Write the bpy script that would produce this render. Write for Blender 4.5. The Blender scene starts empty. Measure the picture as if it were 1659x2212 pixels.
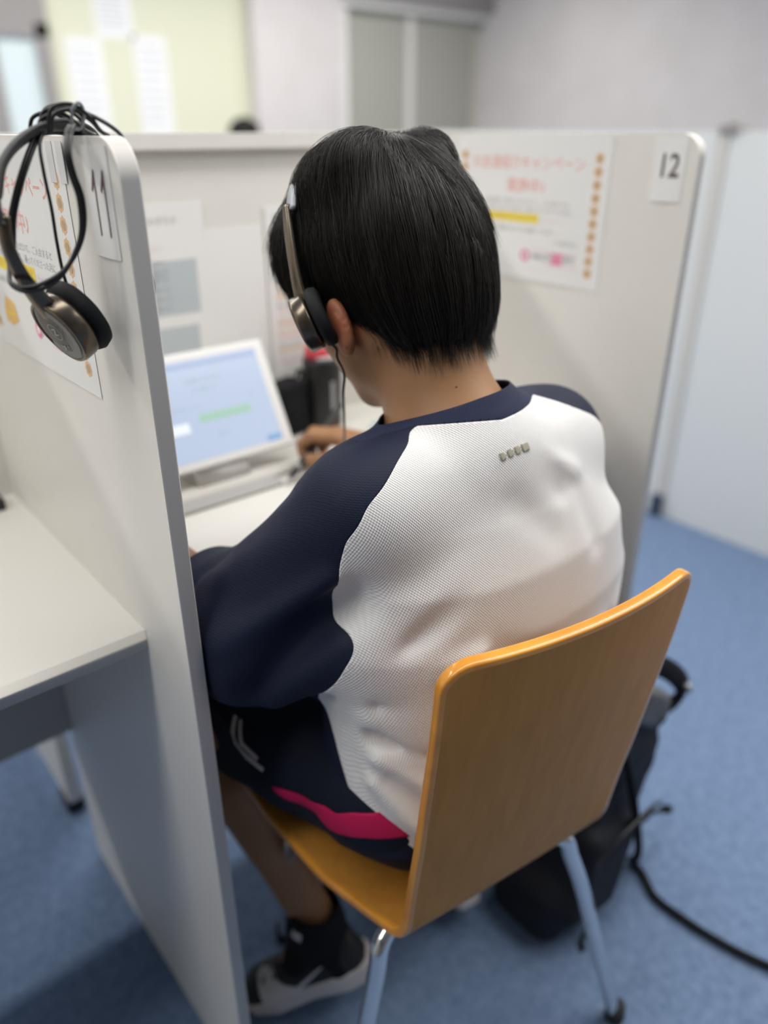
import bpy, bmesh, math, random
import numpy as np
from mathutils import Vector, Matrix
from mathutils.bvhtree import BVHTree
random.seed(7); RNG = np.random.RandomState(11)
SC = bpy.context.scene; COL = SC.collection
# ------------------------------------------------------------------ camera, world, lights, exposure
cd = bpy.data.cameras.new('camera'); cam = bpy.data.objects.new('camera', cd); COL.objects.link(cam)
cd.sensor_fit = 'VERTICAL'; cd.sensor_height = 36; cd.sensor_width = 27; cd.lens = 1655/2212*36
cam.location = (0, 0, 1.176)
cam.rotation_euler = (math.pi/2 - math.atan(826/1655), 0, -math.radians(40.2))
cd.clip_start = 0.02
cd.dof.use_dof = True; cd.dof.focus_distance = 0.64; cd.dof.aperture_fstop = 1.9
SC.camera = cam
w = bpy.data.worlds.new('world'); SC.world = w; w.use_nodes = True
w.node_tree.nodes['Background'].inputs[0].default_value = (1, .98, .95, 1); w.node_tree.nodes['Background'].inputs[1].default_value = .05
SC.view_settings.view_transform = 'Standard'; SC.view_settings.look = 'None'
SC.view_settings.gamma = 1; SC.view_settings.exposure = -0.04; SC.view_settings.use_curve_mapping = False
def strip_light(name, loc, sx, sy, power, col=(1, .97, .92)):
    l = bpy.data.lights.new(name, 'AREA'); l.shape = 'RECTANGLE'; l.size = sx; l.size_y = sy; l.energy = power; l.color = col
    o = bpy.data.objects.new(name, l); COL.objects.link(o); o.location = loc
    return o
strip_light('ceiling_strip_light', (.7, 2.78, 2.66), 7.0, .22, 135)
strip_light('ceiling_strip_light', (.5, .50, 2.66), 6.2, .45, 76)
strip_light('ceiling_strip_light', (2.7, -.45, 2.66), 3.4, 1.2, 62)
strip_light('ceiling_strip_light', (3.9, -2.4, 2.66), 3.4, 2.2, 18)
strip_light('ceiling_strip_light', (2.9, 4.6, 2.66), 4.8, .5, 98)

# ------------------------------------------------------------------ materials
def mat(name, col, rough=.5, metal=0, spec=.5, coat=0, sss=0, emit=None, es=1):
    m = bpy.data.materials.new(name); m.use_nodes = True
    b = m.node_tree.nodes['Principled BSDF']
    b.inputs['Base Color'].default_value = (*col, 1); b.inputs['Roughness'].default_value = rough
    b.inputs['Metallic'].default_value = metal; b.inputs['Specular IOR Level'].default_value = spec
    b.inputs['Coat Weight'].default_value = coat; b.inputs['Coat Roughness'].default_value = .06
    if sss:
        b.inputs['Subsurface Weight'].default_value = sss; b.inputs['Subsurface Radius'].default_value = (1, .35, .2)
        b.inputs['Subsurface Scale'].default_value = .008
    if emit: b.inputs['Emission Color'].default_value = (*emit, 1); b.inputs['Emission Strength'].default_value = es
    return m
def nodes(m): return m.node_tree.nodes, m.node_tree.links, m.node_tree.nodes['Principled BSDF']
def add_noise(m, c1, c2, scale, detail=4, mapscale=(1, 1, 1), bump=0, rough=.6, lo=.35, hi=.65, dist=.001):
    n, l, b = nodes(m)
    tc = n.new('ShaderNodeTexCoord'); mp = n.new('ShaderNodeMapping'); mp.inputs['Scale'].default_value = mapscale
    t = n.new('ShaderNodeTexNoise'); t.inputs['Scale'].default_value = scale; t.inputs['Detail'].default_value = detail
    t.inputs['Roughness'].default_value = rough
    r = n.new('ShaderNodeValToRGB'); r.color_ramp.elements[0].position = lo; r.color_ramp.elements[1].position = hi
    r.color_ramp.elements[0].color = (*c1, 1); r.color_ramp.elements[1].color = (*c2, 1)
    l.new(tc.outputs['Object'], mp.inputs['Vector']); l.new(mp.outputs[0], t.inputs['Vector'])
    l.new(t.outputs['Fac'], r.inputs['Fac']); l.new(r.outputs[0], b.inputs['Base Color'])
    if bump:
        bp = n.new('ShaderNodeBump'); bp.inputs['Strength'].default_value = bump; bp.inputs['Distance'].default_value = dist
        l.new(t.outputs['Fac'], bp.inputs['Height']); l.new(bp.outputs[0], b.inputs['Normal'])
    return m
def add_weave(m, pitch, strength, d1=(1, 0, .55), d2=(0, 1, .9), dist=.0004, tint=None):
    """knit texture: two crossed sine fields in object space"""
    n, l, b = nodes(m)
    tc = n.new('ShaderNodeTexCoord'); outs = []
    for d in (d1, d2):
        dp = n.new('ShaderNodeVectorMath'); dp.operation = 'DOT_PRODUCT'
        v = Vector(d).normalized() * (2*math.pi/pitch); dp.inputs[1].default_value = v
        l.new(tc.outputs['Object'], dp.inputs[0])
        s = n.new('ShaderNodeMath'); s.operation = 'SINE'; l.new(dp.outputs['Value'], s.inputs[0]); outs.append(s)
    ad = n.new('ShaderNodeMath'); ad.operation = 'ADD'
    l.new(outs[0].outputs[0], ad.inputs[0]); l.new(outs[1].outputs[0], ad.inputs[1])
    bp = n.new('ShaderNodeBump'); bp.inputs['Strength'].default_value = strength; bp.inputs['Distance'].default_value = dist
    l.new(ad.outputs[0], bp.inputs['Height']); l.new(bp.outputs[0], b.inputs['Normal'])
    if tint:
        mr = n.new('ShaderNodeMapRange'); mr.inputs[1].default_value = -2; mr.inputs[2].default_value = 1.2
        l.new(ad.outputs[0], mr.inputs[0])
        mx = n.new('ShaderNodeMix'); mx.data_type = 'RGBA'; mx.inputs[6].default_value = (*tint, 1)
        mx.inputs[7].default_value = b.inputs['Base Color'].default_value
        l.new(mr.outputs[0], mx.inputs[0]); l.new(mx.outputs[2], b.inputs['Base Color'])
    return m
M = {}
M['panel'] = add_noise(mat('white_laminate', (.78, .76, .72), .42), (.774, .754, .714), (.786, .766, .726), 30, 3, bump=.01, dist=.0004)
M['panel_edge'] = mat('grey_edge_band', (.62, .60, .565), .5)
M['panel_cool'] = mat('cool_white_laminate', (.72, .735, .73), .4)
M['desk'] = mat('desk_white', (.80, .78, .73), .38)
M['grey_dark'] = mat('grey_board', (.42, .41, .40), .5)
M['paper'] = mat('paper_white', (.84, .83, .82), .6)
M['film'] = mat('laminate_film', (.83, .83, .82), .22)
M['red_ink'] = mat('red_ink', (.82, .42, .38), .6)
M['grey_ink'] = mat('grey_ink', (.42, .41, .43), .6)
M['purple_ink'] = mat('marker_ink', (.10, .045, .07), .5)
M['dark_ink'] = mat('dark_marker', (.13, .11, .11), .5)
M['yellow'] = mat('yellow_highlight', (.86, .70, .06), .6)
M['orange_ink'] = mat('orange_ink', (.82, .52, .18), .6)
M['brown_ink'] = mat('brown_ink', (.42, .24, .12), .6)
M['flower_ink'] = mat('pale_orange_ink', (.78, .50, .27), .6)
M['flower_core'] = mat('tan_ink', (.50, .38, .26), .6)
M['pink_ink'] = mat('pink_ink', (.80, .22, .36), .6)
M['pale_pink'] = mat('pale_pink_ink', (.84, .60, .62), .6)
M['blue_grey_ink'] = mat('blue_grey_ink', (.52, .57, .60), .6)
M['carpet'] = add_noise(mat('blue_carpet', (.1, .17, .3), .95, spec=.1), (.092, .142, .238), (.19, .262, .405), 55, 8, bump=.5, lo=.3, hi=.7, dist=.003, rough=.75)
M['wall_pink'] = add_noise(mat('wall_paint', (.66, .62, .61), .8), (.64, .60, .585), (.68, .64, .63), 3, 3)
M['wall_grey'] = add_noise(mat('unseen_wall_darkened', (.3, .29, .28), .8), (.29, .28, .27), (.32, .31, .30), 3, 3)  # for the unseen walls, darkened to cut the bounce light
M['wall_cream'] = mat('cream_green_paint', (.72, .72, .55), .8)
M['door_beige'] = mat('door_grey_beige', (.40, .39, .34), .6)
M['frame_dark'] = mat('frame_grey', (.30, .28, .27), .5)
M['frost'] = mat('frosted_glass', (.62, .70, .71), .3, emit=(.70, .82, .84), es=.12)
M['ceil'] = mat('ceiling_white', (.8, .79, .77), .9)
M['skin'] = add_noise(mat('skin', (.45, .25, .14), .5, spec=.4, sss=.25), (.32, .162, .078), (.385, .205, .10), 9, 4, bump=.03)
def skin_blush():
    n, l, b = nodes(M['skin']); src_ = b.inputs['Base Color'].links[0].from_socket
    ge = n.new('ShaderNodeTexCoord'); dv = n.new('ShaderNodeVectorMath'); dv.operation = 'DISTANCE'; dv.inputs[1].default_value = (.432, .583, 1.010)
    mr = n.new('ShaderNodeMapRange'); mr.inputs[1].default_value = .018; mr.inputs[2].default_value = .036; mr.inputs[3].default_value = .75; mr.inputs[4].default_value = 0
    mx = n.new('ShaderNodeMix'); mx.data_type = 'RGBA'; mx.inputs[7].default_value = (.42, .12, .065, 1)
    l.new(ge.outputs['Object'], dv.inputs[0]); l.new(dv.outputs['Value'], mr.inputs[0]); l.new(mr.outputs[0], mx.inputs[0]); l.new(src_, mx.inputs[6]); l.new(mx.outputs[2], b.inputs['Base Color'])
skin_blush()
M['skin_red'] = mat('skin_ear', (.50, .20, .13), .5, sss=.4)
M['mole'] = mat('mole_brown', (.10, .05, .035), .6)
M['hair'] = mat('black_hair', (.013, .0105, .0085), .38, spec=.42)
M['hair_cap'] = mat('hair_mass', (.008, .007, .007), .75, spec=.2)
M['white_knit'] = add_weave(mat('white_knit', (.83, .82, .81), .75, spec=.25), .0020, .55, (1, .25, .75), (1, 0, -.5), dist=.0003, tint=(.75, .74, .73))
M['navy_knit'] = add_weave(mat('navy_knit', (.0085, .0125, .034), .65, spec=.25), .0020, .22, (.15, .1, 1), (1, .3, .2), dist=.0002, tint=(.007, .0105, .030))
M['navy_rib'] = add_weave(mat('navy_rib', (.013, .019, .050), .7, spec=.25), .0018, .5, (1, -.6, 0), (1, -.6, .1), dist=.0003)
M['navy_short'] = mat('navy_jersey', (.007, .010, .022), .7, spec=.2)
M['black_cloth'] = mat('black_cloth', (.008, .008, .010), .8, spec=.2)
M['magenta'] = mat('magenta_cloth', (.50, .012, .085), .7, spec=.2)
M['print_grey'] = mat('pale_print', (.62, .61, .60), .5)
M['reflect'] = mat('beige_print', (.42, .40, .31), .45)
M['seam'] = mat('seam_grey', (.42, .42, .42), .8)
M['white_rubber'] = mat('white_rubber', (.62, .58, .56), .5)
M['shoe_black'] = mat('shoe_black', (.012, .012, .013), .6)
M['chrome'] = mat('chrome', (.82, .82, .82), .09, metal=1)
M['black_plastic'] = mat('black_plastic', (.014, .014, .015), .38)
M['band_black'] = mat('band_black', (.022, .024, .026), .42)
M['cushion'] = mat('ear_cushion', (.012, .013, .015), .75, spec=.3)
M['bronze'] = mat('bronze_metal', (.15, .125, .095), .26, metal=.85)
M['disc_grey'] = mat('disc_grey', (.13, .13, .13), .3)
M['disc_line'] = mat('disc_line', (.42, .42, .42), .35)
M['gloss_black'] = mat('gloss_black', (.006, .006, .007), .08)
M['band_grey'] = mat('band_grey', (.30, .32, .34), .35)
M['white_plastic'] = mat('white_plastic', (.78, .77, .76), .3)
M['screen'] = mat('screen_light', (.1, .1, .1), .2, emit=(.52, .63, .84), es=.86)
M['screen_bar'] = mat('screen_bar', (.1, .1, .1), .2, emit=(.40, .50, .74), es=.9)
M['screen_green'] = mat('screen_green', (.1, .1, .1), .2, emit=(.36, .62, .48), es=.9)
M['screen_blue'] = mat('screen_blue', (.1, .1, .1), .2, emit=(.20, .40, .72), es=.9)
M['screen_text'] = mat('screen_text', (.1, .1, .1), .2, emit=(.42, .52, .62), es=.85)
M['screen_white'] = mat('screen_white', (.1, .1, .1), .2, emit=(.85, .9, .97), es=1)
M['red_plastic'] = mat('red_plastic', (.55, .05, .07), .35)
M['dark_red'] = mat('dark_red_print', (.14, .015, .02), .4)
M['silver'] = mat('silver_plastic', (.35, .35, .36), .3, metal=.6)
M['pale_green'] = mat('pale_green_plastic', (.42, .58, .52), .5)
M['bag'] = mat('bag_nylon', (.010, .011, .016), .7, spec=.3)
M['bag_grey'] = mat('bag_grey_lining', (.10, .10, .105), .6)
M['foot_blue'] = mat('dark_blue_foot', (.03, .045, .10), .5)
M['rubber'] = mat('black_rubber', (.01, .01, .01), .7)
M['shirt_far'] = mat('grey_shirt', (.35, .36, .4), .8)
# lacquered beech plywood: face and layered edge
def wood(name, c1, c2, rough=.3, edge=False):
    m = mat(name, c1, rough, spec=.5 if edge else .25, coat=.5 if edge else .04)
    n, l, b = nodes(m)
    tc = n.new('ShaderNodeTexCoord'); mp = n.new('ShaderNodeMapping')
    mp.inputs['Scale'].default_value = (60, 60, 3) if not edge else (14, 14, 14)
    t = n.new('ShaderNodeTexNoise'); t.inputs['Scale'].default_value = 1.2; t.inputs['Detail'].default_value = 6; t.inputs['Distortion'].default_value = .6
    r = n.new('ShaderNodeValToRGB'); r.color_ramp.elements[0].color = (*c1, 1); r.color_ramp.elements[1].color = (*c2, 1)
    r.color_ramp.elements[0].position = .35; r.color_ramp.elements[1].position = .65
    l.new(tc.outputs['Object'], mp.inputs[0]); l.new(mp.outputs[0], t.inputs['Vector']); l.new(t.outputs['Fac'], r.inputs[0]); l.new(r.outputs[0], b.inputs['Base Color'])
    return m
M['wood'] = wood('beech_plywood', (.51, .225, .038), (.57, .26, .048), .5)
M['wood_edge'] = wood('beech_plywood_edge', (.62, .24, .022), (.78, .34, .04), .2, True)

# ------------------------------------------------------------------ object helpers
def tag(o, label=None, cat=None, group=None, kind=None):
    if label: o['label'] = label
    if cat: o['category'] = cat
    if group: o['group'] = group
    if kind: o['kind'] = kind
    return o
def link(name, me, mats, parent=None, smooth=True):
    o = bpy.data.objects.new(name, me); COL.objects.link(o)
    for m in (mats if isinstance(mats, (list, tuple)) else [mats]): me.materials.append(M[m] if isinstance(m, str) else m)
    if smooth: me.polygons.foreach_set('use_smooth', [True]*len(me.polygons)); me.update()
    if parent: o.parent = parent
    return o
def empty(name, loc=(0, 0, 0)):
    o = bpy.data.objects.new(name, None); COL.objects.link(o); o.location = loc; o.empty_display_size = .05
    return o
def keep(o, p):           # parent while keeping world-space vertices
    o.parent = p; o.matrix_parent_inverse = Matrix.Translation(-Vector(p.location)) if p.type == 'EMPTY' else Matrix()
    return o
def arr_mesh(name, V, F):
    me = bpy.data.meshes.new(name); V = np.asarray(V, dtype=np.float32); F = np.asarray(F, dtype=np.int32)
    me.vertices.add(len(V)); me.vertices.foreach_set('co', V.ravel())
    k = F.shape[1]; me.loops.add(F.size); me.loops.foreach_set('vertex_index', F.ravel())
    me.polygons.add(len(F)); me.polygons.foreach_set('loop_start', np.arange(0, F.size, k, dtype=np.int32))
    try: me.polygons.foreach_set('loop_total', np.full(len(F), k, dtype=np.int32))
    except Exception: pass
    me.update(calc_edges=True); me.validate(); return me
def bm_obj(name, bm, mats, parent=None, smooth=False, bevel=0, seg=2):
    if bevel:
        ed = [e for e in bm.edges if len(e.link_faces) == 2 and e.calc_face_angle(0) > .6]
        bmesh.ops.bevel(bm, geom=ed, offset=bevel, segments=seg, affect='EDGES', profile=.5)
    me = bpy.data.meshes.new(name); bm.to_mesh(me); bm.free()
    o = link(name, me, mats, None, smooth)
    if smooth:
        mod = o.modifiers.new('n', 'WEIGHTED_NORMAL'); mod.keep_sharp = True
    if parent: keep(o, parent)
    return o
def bx(bm, x0, x1, y0, y1, z0, z1, mi=0):
    v = [bm.verts.new((x, y, z)) for x in (x0, x1) for y in (y0, y1) for z in (z0, z1)]
    for q in ((0, 1, 3, 2), (4, 6, 7, 5), (0, 4, 5, 1), (2, 3, 7, 6), (0, 2, 6, 4), (1, 5, 7, 3)):
        f = bm.faces.new([v[i] for i in q]); f.material_index = mi
def box(name, b, mats, parent=None, bevel=.001, seg=2, smooth=False):
    bm = bmesh.new(); bx(bm, *b); return bm_obj(name, bm, mats, parent, smooth, bevel, seg)
def catmull(P, n=10, closed=False):
    P = [np.array(p, float) for p in P]
    if closed: Q = [P[-1]] + P + [P[0], P[1]]
    else: Q = [2*P[0]-P[1]] + P + [2*P[-1]-P[-2]]
    out = []
    for i in range(1, len(Q)-2):
        p0, p1, p2, p3 = Q[i-1:i+3]
        for k in range(n):
            t = k/n; out.append(.5*((2*p1)+(-p0+p2)*t+(2*p0-5*p1+4*p2-p3)*t*t+(-p0+3*p1-3*p2+p3)*t**3))
    if not closed: out.append(P[-1])
    return np.array(out)
def tube_arr(P, r, sides=10, flat=(1, 1), up=None, closed=False):
    P = np.asarray(P, float); n = len(P); r = np.full(n, r) if np.isscalar(r) else np.interp(np.linspace(0, 1, n), np.linspace(0, 1, len(r)), r)
    T = np.roll(P, -1, 0)-np.roll(P, 1, 0) if closed else np.gradient(P, axis=0)
    T /= np.linalg.norm(T, axis=1)[:, None]+1e-12
    ref = np.array(up if up is not None else ((0, 0, 1) if abs(T[0][2]) < .9 else (1, 0, 0)), float)
    V = []; a = np.linspace(0, 2*math.pi, sides, endpoint=False); u = ref
    for i in range(n):
        if up is not None: u = ref
        u = u - T[i]*np.dot(u, T[i]); u /= np.linalg.norm(u)+1e-12; s = np.cross(T[i], u)
        V.append(P[i]+r[i]*(np.cos(a)[:, None]*u*flat[0]+np.sin(a)[:, None]*s*flat[1]))
    V = np.concatenate(V); F = []
    for i in range(n if closed else n-1):
        j = (i+1) % n
        for k in range(sides): F.append((i*sides+k, i*sides+(k+1) % sides, j*sides+(k+1) % sides, j*sides+k))
    if not closed:
        c0, c1 = len(V), len(V)+1; V = np.vstack([V, P[0], P[-1]])
        for k in range(sides):
            F.append((c0, (k+1) % sides, k, k)); F.append((c1, (n-1)*sides+k, (n-1)*sides+(k+1) % sides, (n-1)*sides+(k+1) % sides))
    return V, F
def py_mesh(name, V, F):
    me = bpy.data.meshes.new(name); me.from_pydata([tuple(map(float, v)) for v in V], [], [tuple(dict.fromkeys(map(int, f))) for f in F]); me.update(); return me
def tube(name, P, r, mats, parent=None, sides=12, n=8, **kw):
    Q = catmull(P, n, kw.get('closed', False)) if n else P
    V, F = tube_arr(Q, r, sides, **kw); o = link(name, py_mesh(name, V, F), mats, None, True)
    if parent: keep(o, parent)
    return o
def lathe(name, prof, mats, parent=None, centre=(0, 0, 0), axis=(0, 0, 1), seg=40):
    ax = Vector(axis).normalized(); q = ax.to_track_quat('Z', 'Y').to_matrix(); V = []; F = []
    for r, h in prof:
        for k in range(seg):
            a = 2*math.pi*k/seg; v = q @ Vector((r*math.cos(a), r*math.sin(a), h)); V.append(np.array(v)+np.array(centre))
    for i in range(len(prof)-1):
        for k in range(seg): F.append((i*seg+k, i*seg+(k+1) % seg, (i+1)*seg+(k+1) % seg, (i+1)*seg+k))
    o = link(name, py_mesh(name, V, F), mats, None, True)
    if parent: keep(o, parent)
    return o
def join_meshes(parts):   # parts: (V, F list, matindex)
    V = []; F = []; I = []; o = 0
    for v, f, m in parts:
        V += [tuple(map(float, x)) for x in v]; F += [tuple(dict.fromkeys(int(a)+o for a in q)) for q in f]; I += [m]*len(f); o += len(v)
    me = bpy.data.meshes.new('m'); me.from_pydata(V, [], F); me.polygons.foreach_set('material_index', I); me.update(); return me

#SDFBEGIN
# ------------------------------------------------------------------ signed-distance modelling (numpy)
def A(*v): return np.array(v, np.float32)
def sphere(p, c, r): return np.linalg.norm(p-A(*c), axis=1)-r
def ell(p, c, r, R=None):
    q = p-A(*c)
    if R is not None: q = q @ R
    k0 = np.linalg.norm(q/A(*r), axis=1); k1 = np.linalg.norm(q/(A(*r)**2), axis=1)
    return k0*(k0-1)/np.maximum(k1, 1e-6)
def cone(p, a, b, r1, r2):
    a = A(*a); b = A(*b); ab = b-a; t = np.clip(((p-a) @ ab)/(ab @ ab), 0, 1)
    return np.linalg.norm(p-a-t[:, None]*ab, axis=1)-(r1+(r2-r1)*t)
def su(a, b, k):
    h = np.clip(.5+.5*(b-a)/k, 0, 1); return b*(1-h)+a*h-k*h*(1-h)
def smax(a, b, k): return -su(-a, -b, k)
def rbox(p, c, h, r, R=None):
    q = p-A(*c)
    if R is not None: q = q @ R
    q = np.abs(q)-(A(*h)-r); return np.linalg.norm(np.maximum(q, 0), axis=1)+np.minimum(q.max(1), 0)-r
def ridge(p, a, b, w): return np.exp(-(cone(p, a, b, 0, 0)/w)**2)
def rotmat(ax, ang):
    ax = np.array(ax, float); ax /= np.linalg.norm(ax); c, s = math.cos(ang), math.sin(ang); x, y, z = ax
    return np.array([[c+x*x*(1-c), x*y*(1-c)-z*s, x*z*(1-c)+y*s], [y*x*(1-c)+z*s, c+y*y*(1-c), y*z*(1-c)-x*s], [z*x*(1-c)-y*s, z*y*(1-c)+x*s, c+z*z*(1-c)]], dtype=np.float32)
def sdf_mesh(fn, lo, hi, h, thr=2.2):
    lo = np.array(lo, np.float32); nb = np.ceil((np.array(hi)-lo)/(4*h)).astype(int)
    g = np.stack(np.meshgrid(*[np.arange(n) for n in nb], indexing='ij'), -1).reshape(-1, 3)
    c = lo+(g*4+1.5).astype(np.float32)*h; d = fn(c).astype(np.float32)
    F = np.repeat(np.repeat(np.repeat(np.where(d > 0, 1, -1).astype(np.float32).reshape(nb), 4, 0), 4, 1), 4, 2)
    act = g[np.abs(d) < 4*h*thr]
    off = np.stack(np.meshgrid(*[np.arange(4)]*3, indexing='ij'), -1).reshape(-1, 3)
    for s in range(0, len(act), 20000):
        ii = (act[s:s+20000, None, :]*4+off[None]).reshape(-1, 3)
        F[ii[:, 0], ii[:, 1], ii[:, 2]] = fn(lo+ii.astype(np.float32)*h)
    F[0] = F[-1] = 1; F[:, 0] = F[:, -1] = 1; F[:, :, 0] = F[:, :, -1] = 1
    S = F < 0
    X = S[:-1, :-1, :-1]; mask = np.zeros(X.shape, bool)
    cs = [(i, j, k) for i in (0, 1) for j in (0, 1) for k in (0, 1)]
    n0, n1, n2 = X.shape
    for i, j, k in cs[1:]: mask |= S[i:n0+i, j:n1+j, k:n2+k] != X
    ci = np.argwhere(mask); idx = np.full(mask.shape, -1, np.int32); idx[tuple(ci.T)] = np.arange(len(ci))
    acc = np.zeros((len(ci), 3), np.float32); cnt = np.zeros(len(ci), np.float32)
    for a in cs:
        for ax in range(3):
            if a[ax]: continue
            b = list(a); b[ax] = 1
            pa = ci+a; pb = ci+b; fa = F[tuple(pa.T)]; fb = F[tuple(pb.T)]; cr = (fa < 0) != (fb < 0)
            t = np.where(cr, fa/np.where(fa-fb == 0, 1, fa-fb), 0)
            v = pa+t[:, None]*(pb-pa); acc += v*cr[:, None]; cnt += cr
    V = lo+acc/cnt[:, None]*h; Q = []
    for ax in range(3):
        o1, o2 = [(1, 2), (2, 0), (0, 1)][ax]
        sl0 = [slice(1, -1)]*3; sl0[ax] = slice(0, -1); sl1 = list(sl0); sl1[ax] = slice(1, None)
        e = S[tuple(sl0)] != S[tuple(sl1)]; ei = np.argwhere(e)
        if not len(ei): continue
        base = ei.copy(); base[:, o1] += 1; base[:, o2] += 1
        neg = S[tuple(base.T)]
        def cell(d1, d2):
            q = base.copy(); q[:, o1] += d1; q[:, o2] += d2; return idx[tuple(q.T)]
        q = np.stack([cell(-1, -1), cell(0, -1), cell(0, 0), cell(-1, 0)], 1)
        q[~neg] = q[~neg][:, ::-1]; Q.append(q)
    Q = np.concatenate(Q); Q = Q[(Q >= 0).all(1)]
    return V, Q
def smooth_v(V, F, it=2, lam=.5):
    n = len(V); k = F.shape[1]
    for _ in range(it):
        s = np.zeros_like(V); c = np.zeros(n, np.float32)
        for i in range(k):
            a, b = F[:, i], F[:, (i+1) % k]
            for d in range(3):
                s[:, d] += np.bincount(a, V[b, d], n)+np.bincount(b, V[a, d], n)
            c += np.bincount(a, minlength=n)+np.bincount(b, minlength=n)
        V = V+lam*(s/np.maximum(c, 1)[:, None]-V)
    return V
def tris(F): return np.concatenate([F[:, [0, 1, 2]], F[:, [0, 2, 3]]]) if F.shape[1] == 4 else F
def compact(V, T):
    u, inv = np.unique(T, return_inverse=True); return V[u], inv.reshape(T.shape)
def clip(V, T, f):
    """cut a triangle mesh along f=0; returns (f<0 part, f>=0 part)"""
    d = f(V); s = d < 0; k = s[T].sum(1); neg = T[k == 3]; pos = T[k == 0]; mx = T[(k == 1) | (k == 2)]
    if len(mx) == 0: return compact(V, neg) if len(neg) else (V[:0], neg), compact(V, pos) if len(pos) else (V[:0], pos)
    sm = s[mx]; lone = np.where((sm.sum(1) == 1)[:, None], sm, ~sm).argmax(1); r = np.arange(len(mx))
    v0 = mx[r, lone]; v1 = mx[r, (lone+1) % 3]; v2 = mx[r, (lone+2) % 3]
    E = np.concatenate([np.sort(np.stack([v0, v1], 1), 1), np.sort(np.stack([v0, v2], 1), 1)])
    u, inv = np.unique(E, axis=0, return_inverse=True); inv = inv.ravel()
    t = d[u[:, 0]]/(d[u[:, 0]]-d[u[:, 1]]); NV = V[u[:, 0]]+t[:, None]*(V[u[:, 1]]-V[u[:, 0]])
    e1 = inv[:len(mx)]+len(V); e2 = inv[len(mx):]+len(V); VV = np.concatenate([V, NV])
    lt = np.stack([v0, e1, e2], 1); q = np.concatenate([np.stack([e1, v1, v2], 1), np.stack([e1, v2, e2], 1)])
    ln = s[v0]; ln2 = np.concatenate([ln, ln])
    N = np.concatenate([neg, lt[ln], q[~ln2]]); P = np.concatenate([pos, lt[~ln], q[ln2]])
    return compact(VV, N), compact(VV, P)

# ------------------------------------------------------------------ the seated person: joints
HC = np.array((.508, .606, 1.066)); HS = .93; HPITCH = math.radians(27); HYAW = math.radians(14); HROLL = math.radians(4)
HR = rotmat((0, 0, 1), HYAW) @ rotmat((1, 0, 0), -HPITCH) @ rotmat((0, 1, 0), HROLL)     # columns: head right, forward, up
def h2w(v): return HC+HR @ np.array(v)
SHL, ELL_, WRL = (.395, .497, .862), (.304, .592, .725), (.288, .79, .752)
SHR, ELR, WRR = (.660, .497, .868), (.728, .625, .735), (.645, .775, .772)
HIPL, KNL, ANL = (.430, .475, .525), (.325, .785, .495), (.396, .622, .150)
HIPR, KNR, ANR = (.600, .470, .525), (.640, .800, .495), (.628, .590, .125)
FINGERS = {  # right hand holding the pen, left hand resting on the desk
 'R': [[(.606, .826, .783), (.586, .853, .783), (.580, .872, .768), (.580, .871, .752)],
       [(.616, .834, .785), (.598, .865, .783), (.590, .882, .764), (.587, .878, .746)],
       [(.627, .838, .781), (.613, .868, .776), (.604, .882, .757), (.599, .875, .741)],
       [(.638, .838, .774), (.628, .863, .766), (.619, .874, .750), (.613, .868, .738)]],
 'L': [[(.275, .862, .753), (.273, .892, .755), (.274, .913, .744), (.275, .925, .731)],
       [(.288, .866, .755), (.289, .899, .757), (.290, .921, .745), (.291, .934, .731)],
       [(.301, .862, .753), (.304, .892, .755), (.306, .912, .744), (.307, .924, .731)],
       [(.312, .855, .748), (.317, .880, .748), (.320, .895, .739), (.322, .905, .730)]]}
THUMB = {'R': [(.618, .795, .770), (.588, .812, .760), (.577, .838, .752), (.580, .858, .750)],
         'L': [(.300, .820, .745), (.328, .838, .742), (.338, .860, .737), (.339, .876, .732)]}
def head_sdf(p): return HS*head_local((p-HC.astype(np.float32)) @ HR.astype(np.float32)/HS)
def head_local(q):
    d = ell(q, (0, -.010, .016), (.073, .091, .084))
    d = su(d, ell(q, (0, .028, -.038), (.065, .062, .075)), .03)
    d = su(d, ell(q, (0, .036, -.086), (.057, .054, .054)), .025)
    d = su(d, sphere(q, (0, .068, -.132), .018), .026)                    # chin
    for s in (-1, 1):
        d = su(d, sphere(q, (s*.048, .004, -.080), .015), .030)           # jaw angle
        d = su(d, sphere(q, (s*.046, .056, -.045), .020), .035)            # cheek
        d = su(d, ell(q, (s*.034, .083, .022), (.020, .008, .007)), .014)    # brow
        d = smax(d, -ell(q, (s*.031, .098, -.004), (.016, .012, .010)), .01)    # eye socket
        d = su(d, sphere(q, (s*.031, .079, -.004), .0115), .004)
        d = su(d, sphere(q, (s*.011, .098, -.043), .007), .006)           # nostril wing
        ear = np.abs(ell(q, (s*.080, .017, -.064), (.007, .0145, .027), rotmat((0, 0, 1), s*.40)))-.0022
        ear = smax(ear, -((q[:, 0]*s)-.064), .004)
        d = su(d, ear, .006)
        d = su(d, sphere(q, (s*.076, .022, -.088), .0055), .006)
    d = su(d, cone(q, (0, .090, .005), (0, .108, -.036), .006, .010), .010)       # nose
    d = su(d, ell(q, (0, .090, -.066), (.022, .011, .006)), .006)               # lips
    d = su(d, ell(q, (0, .088, -.077), (.018, .010, .006)), .005)
    return d
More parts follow.
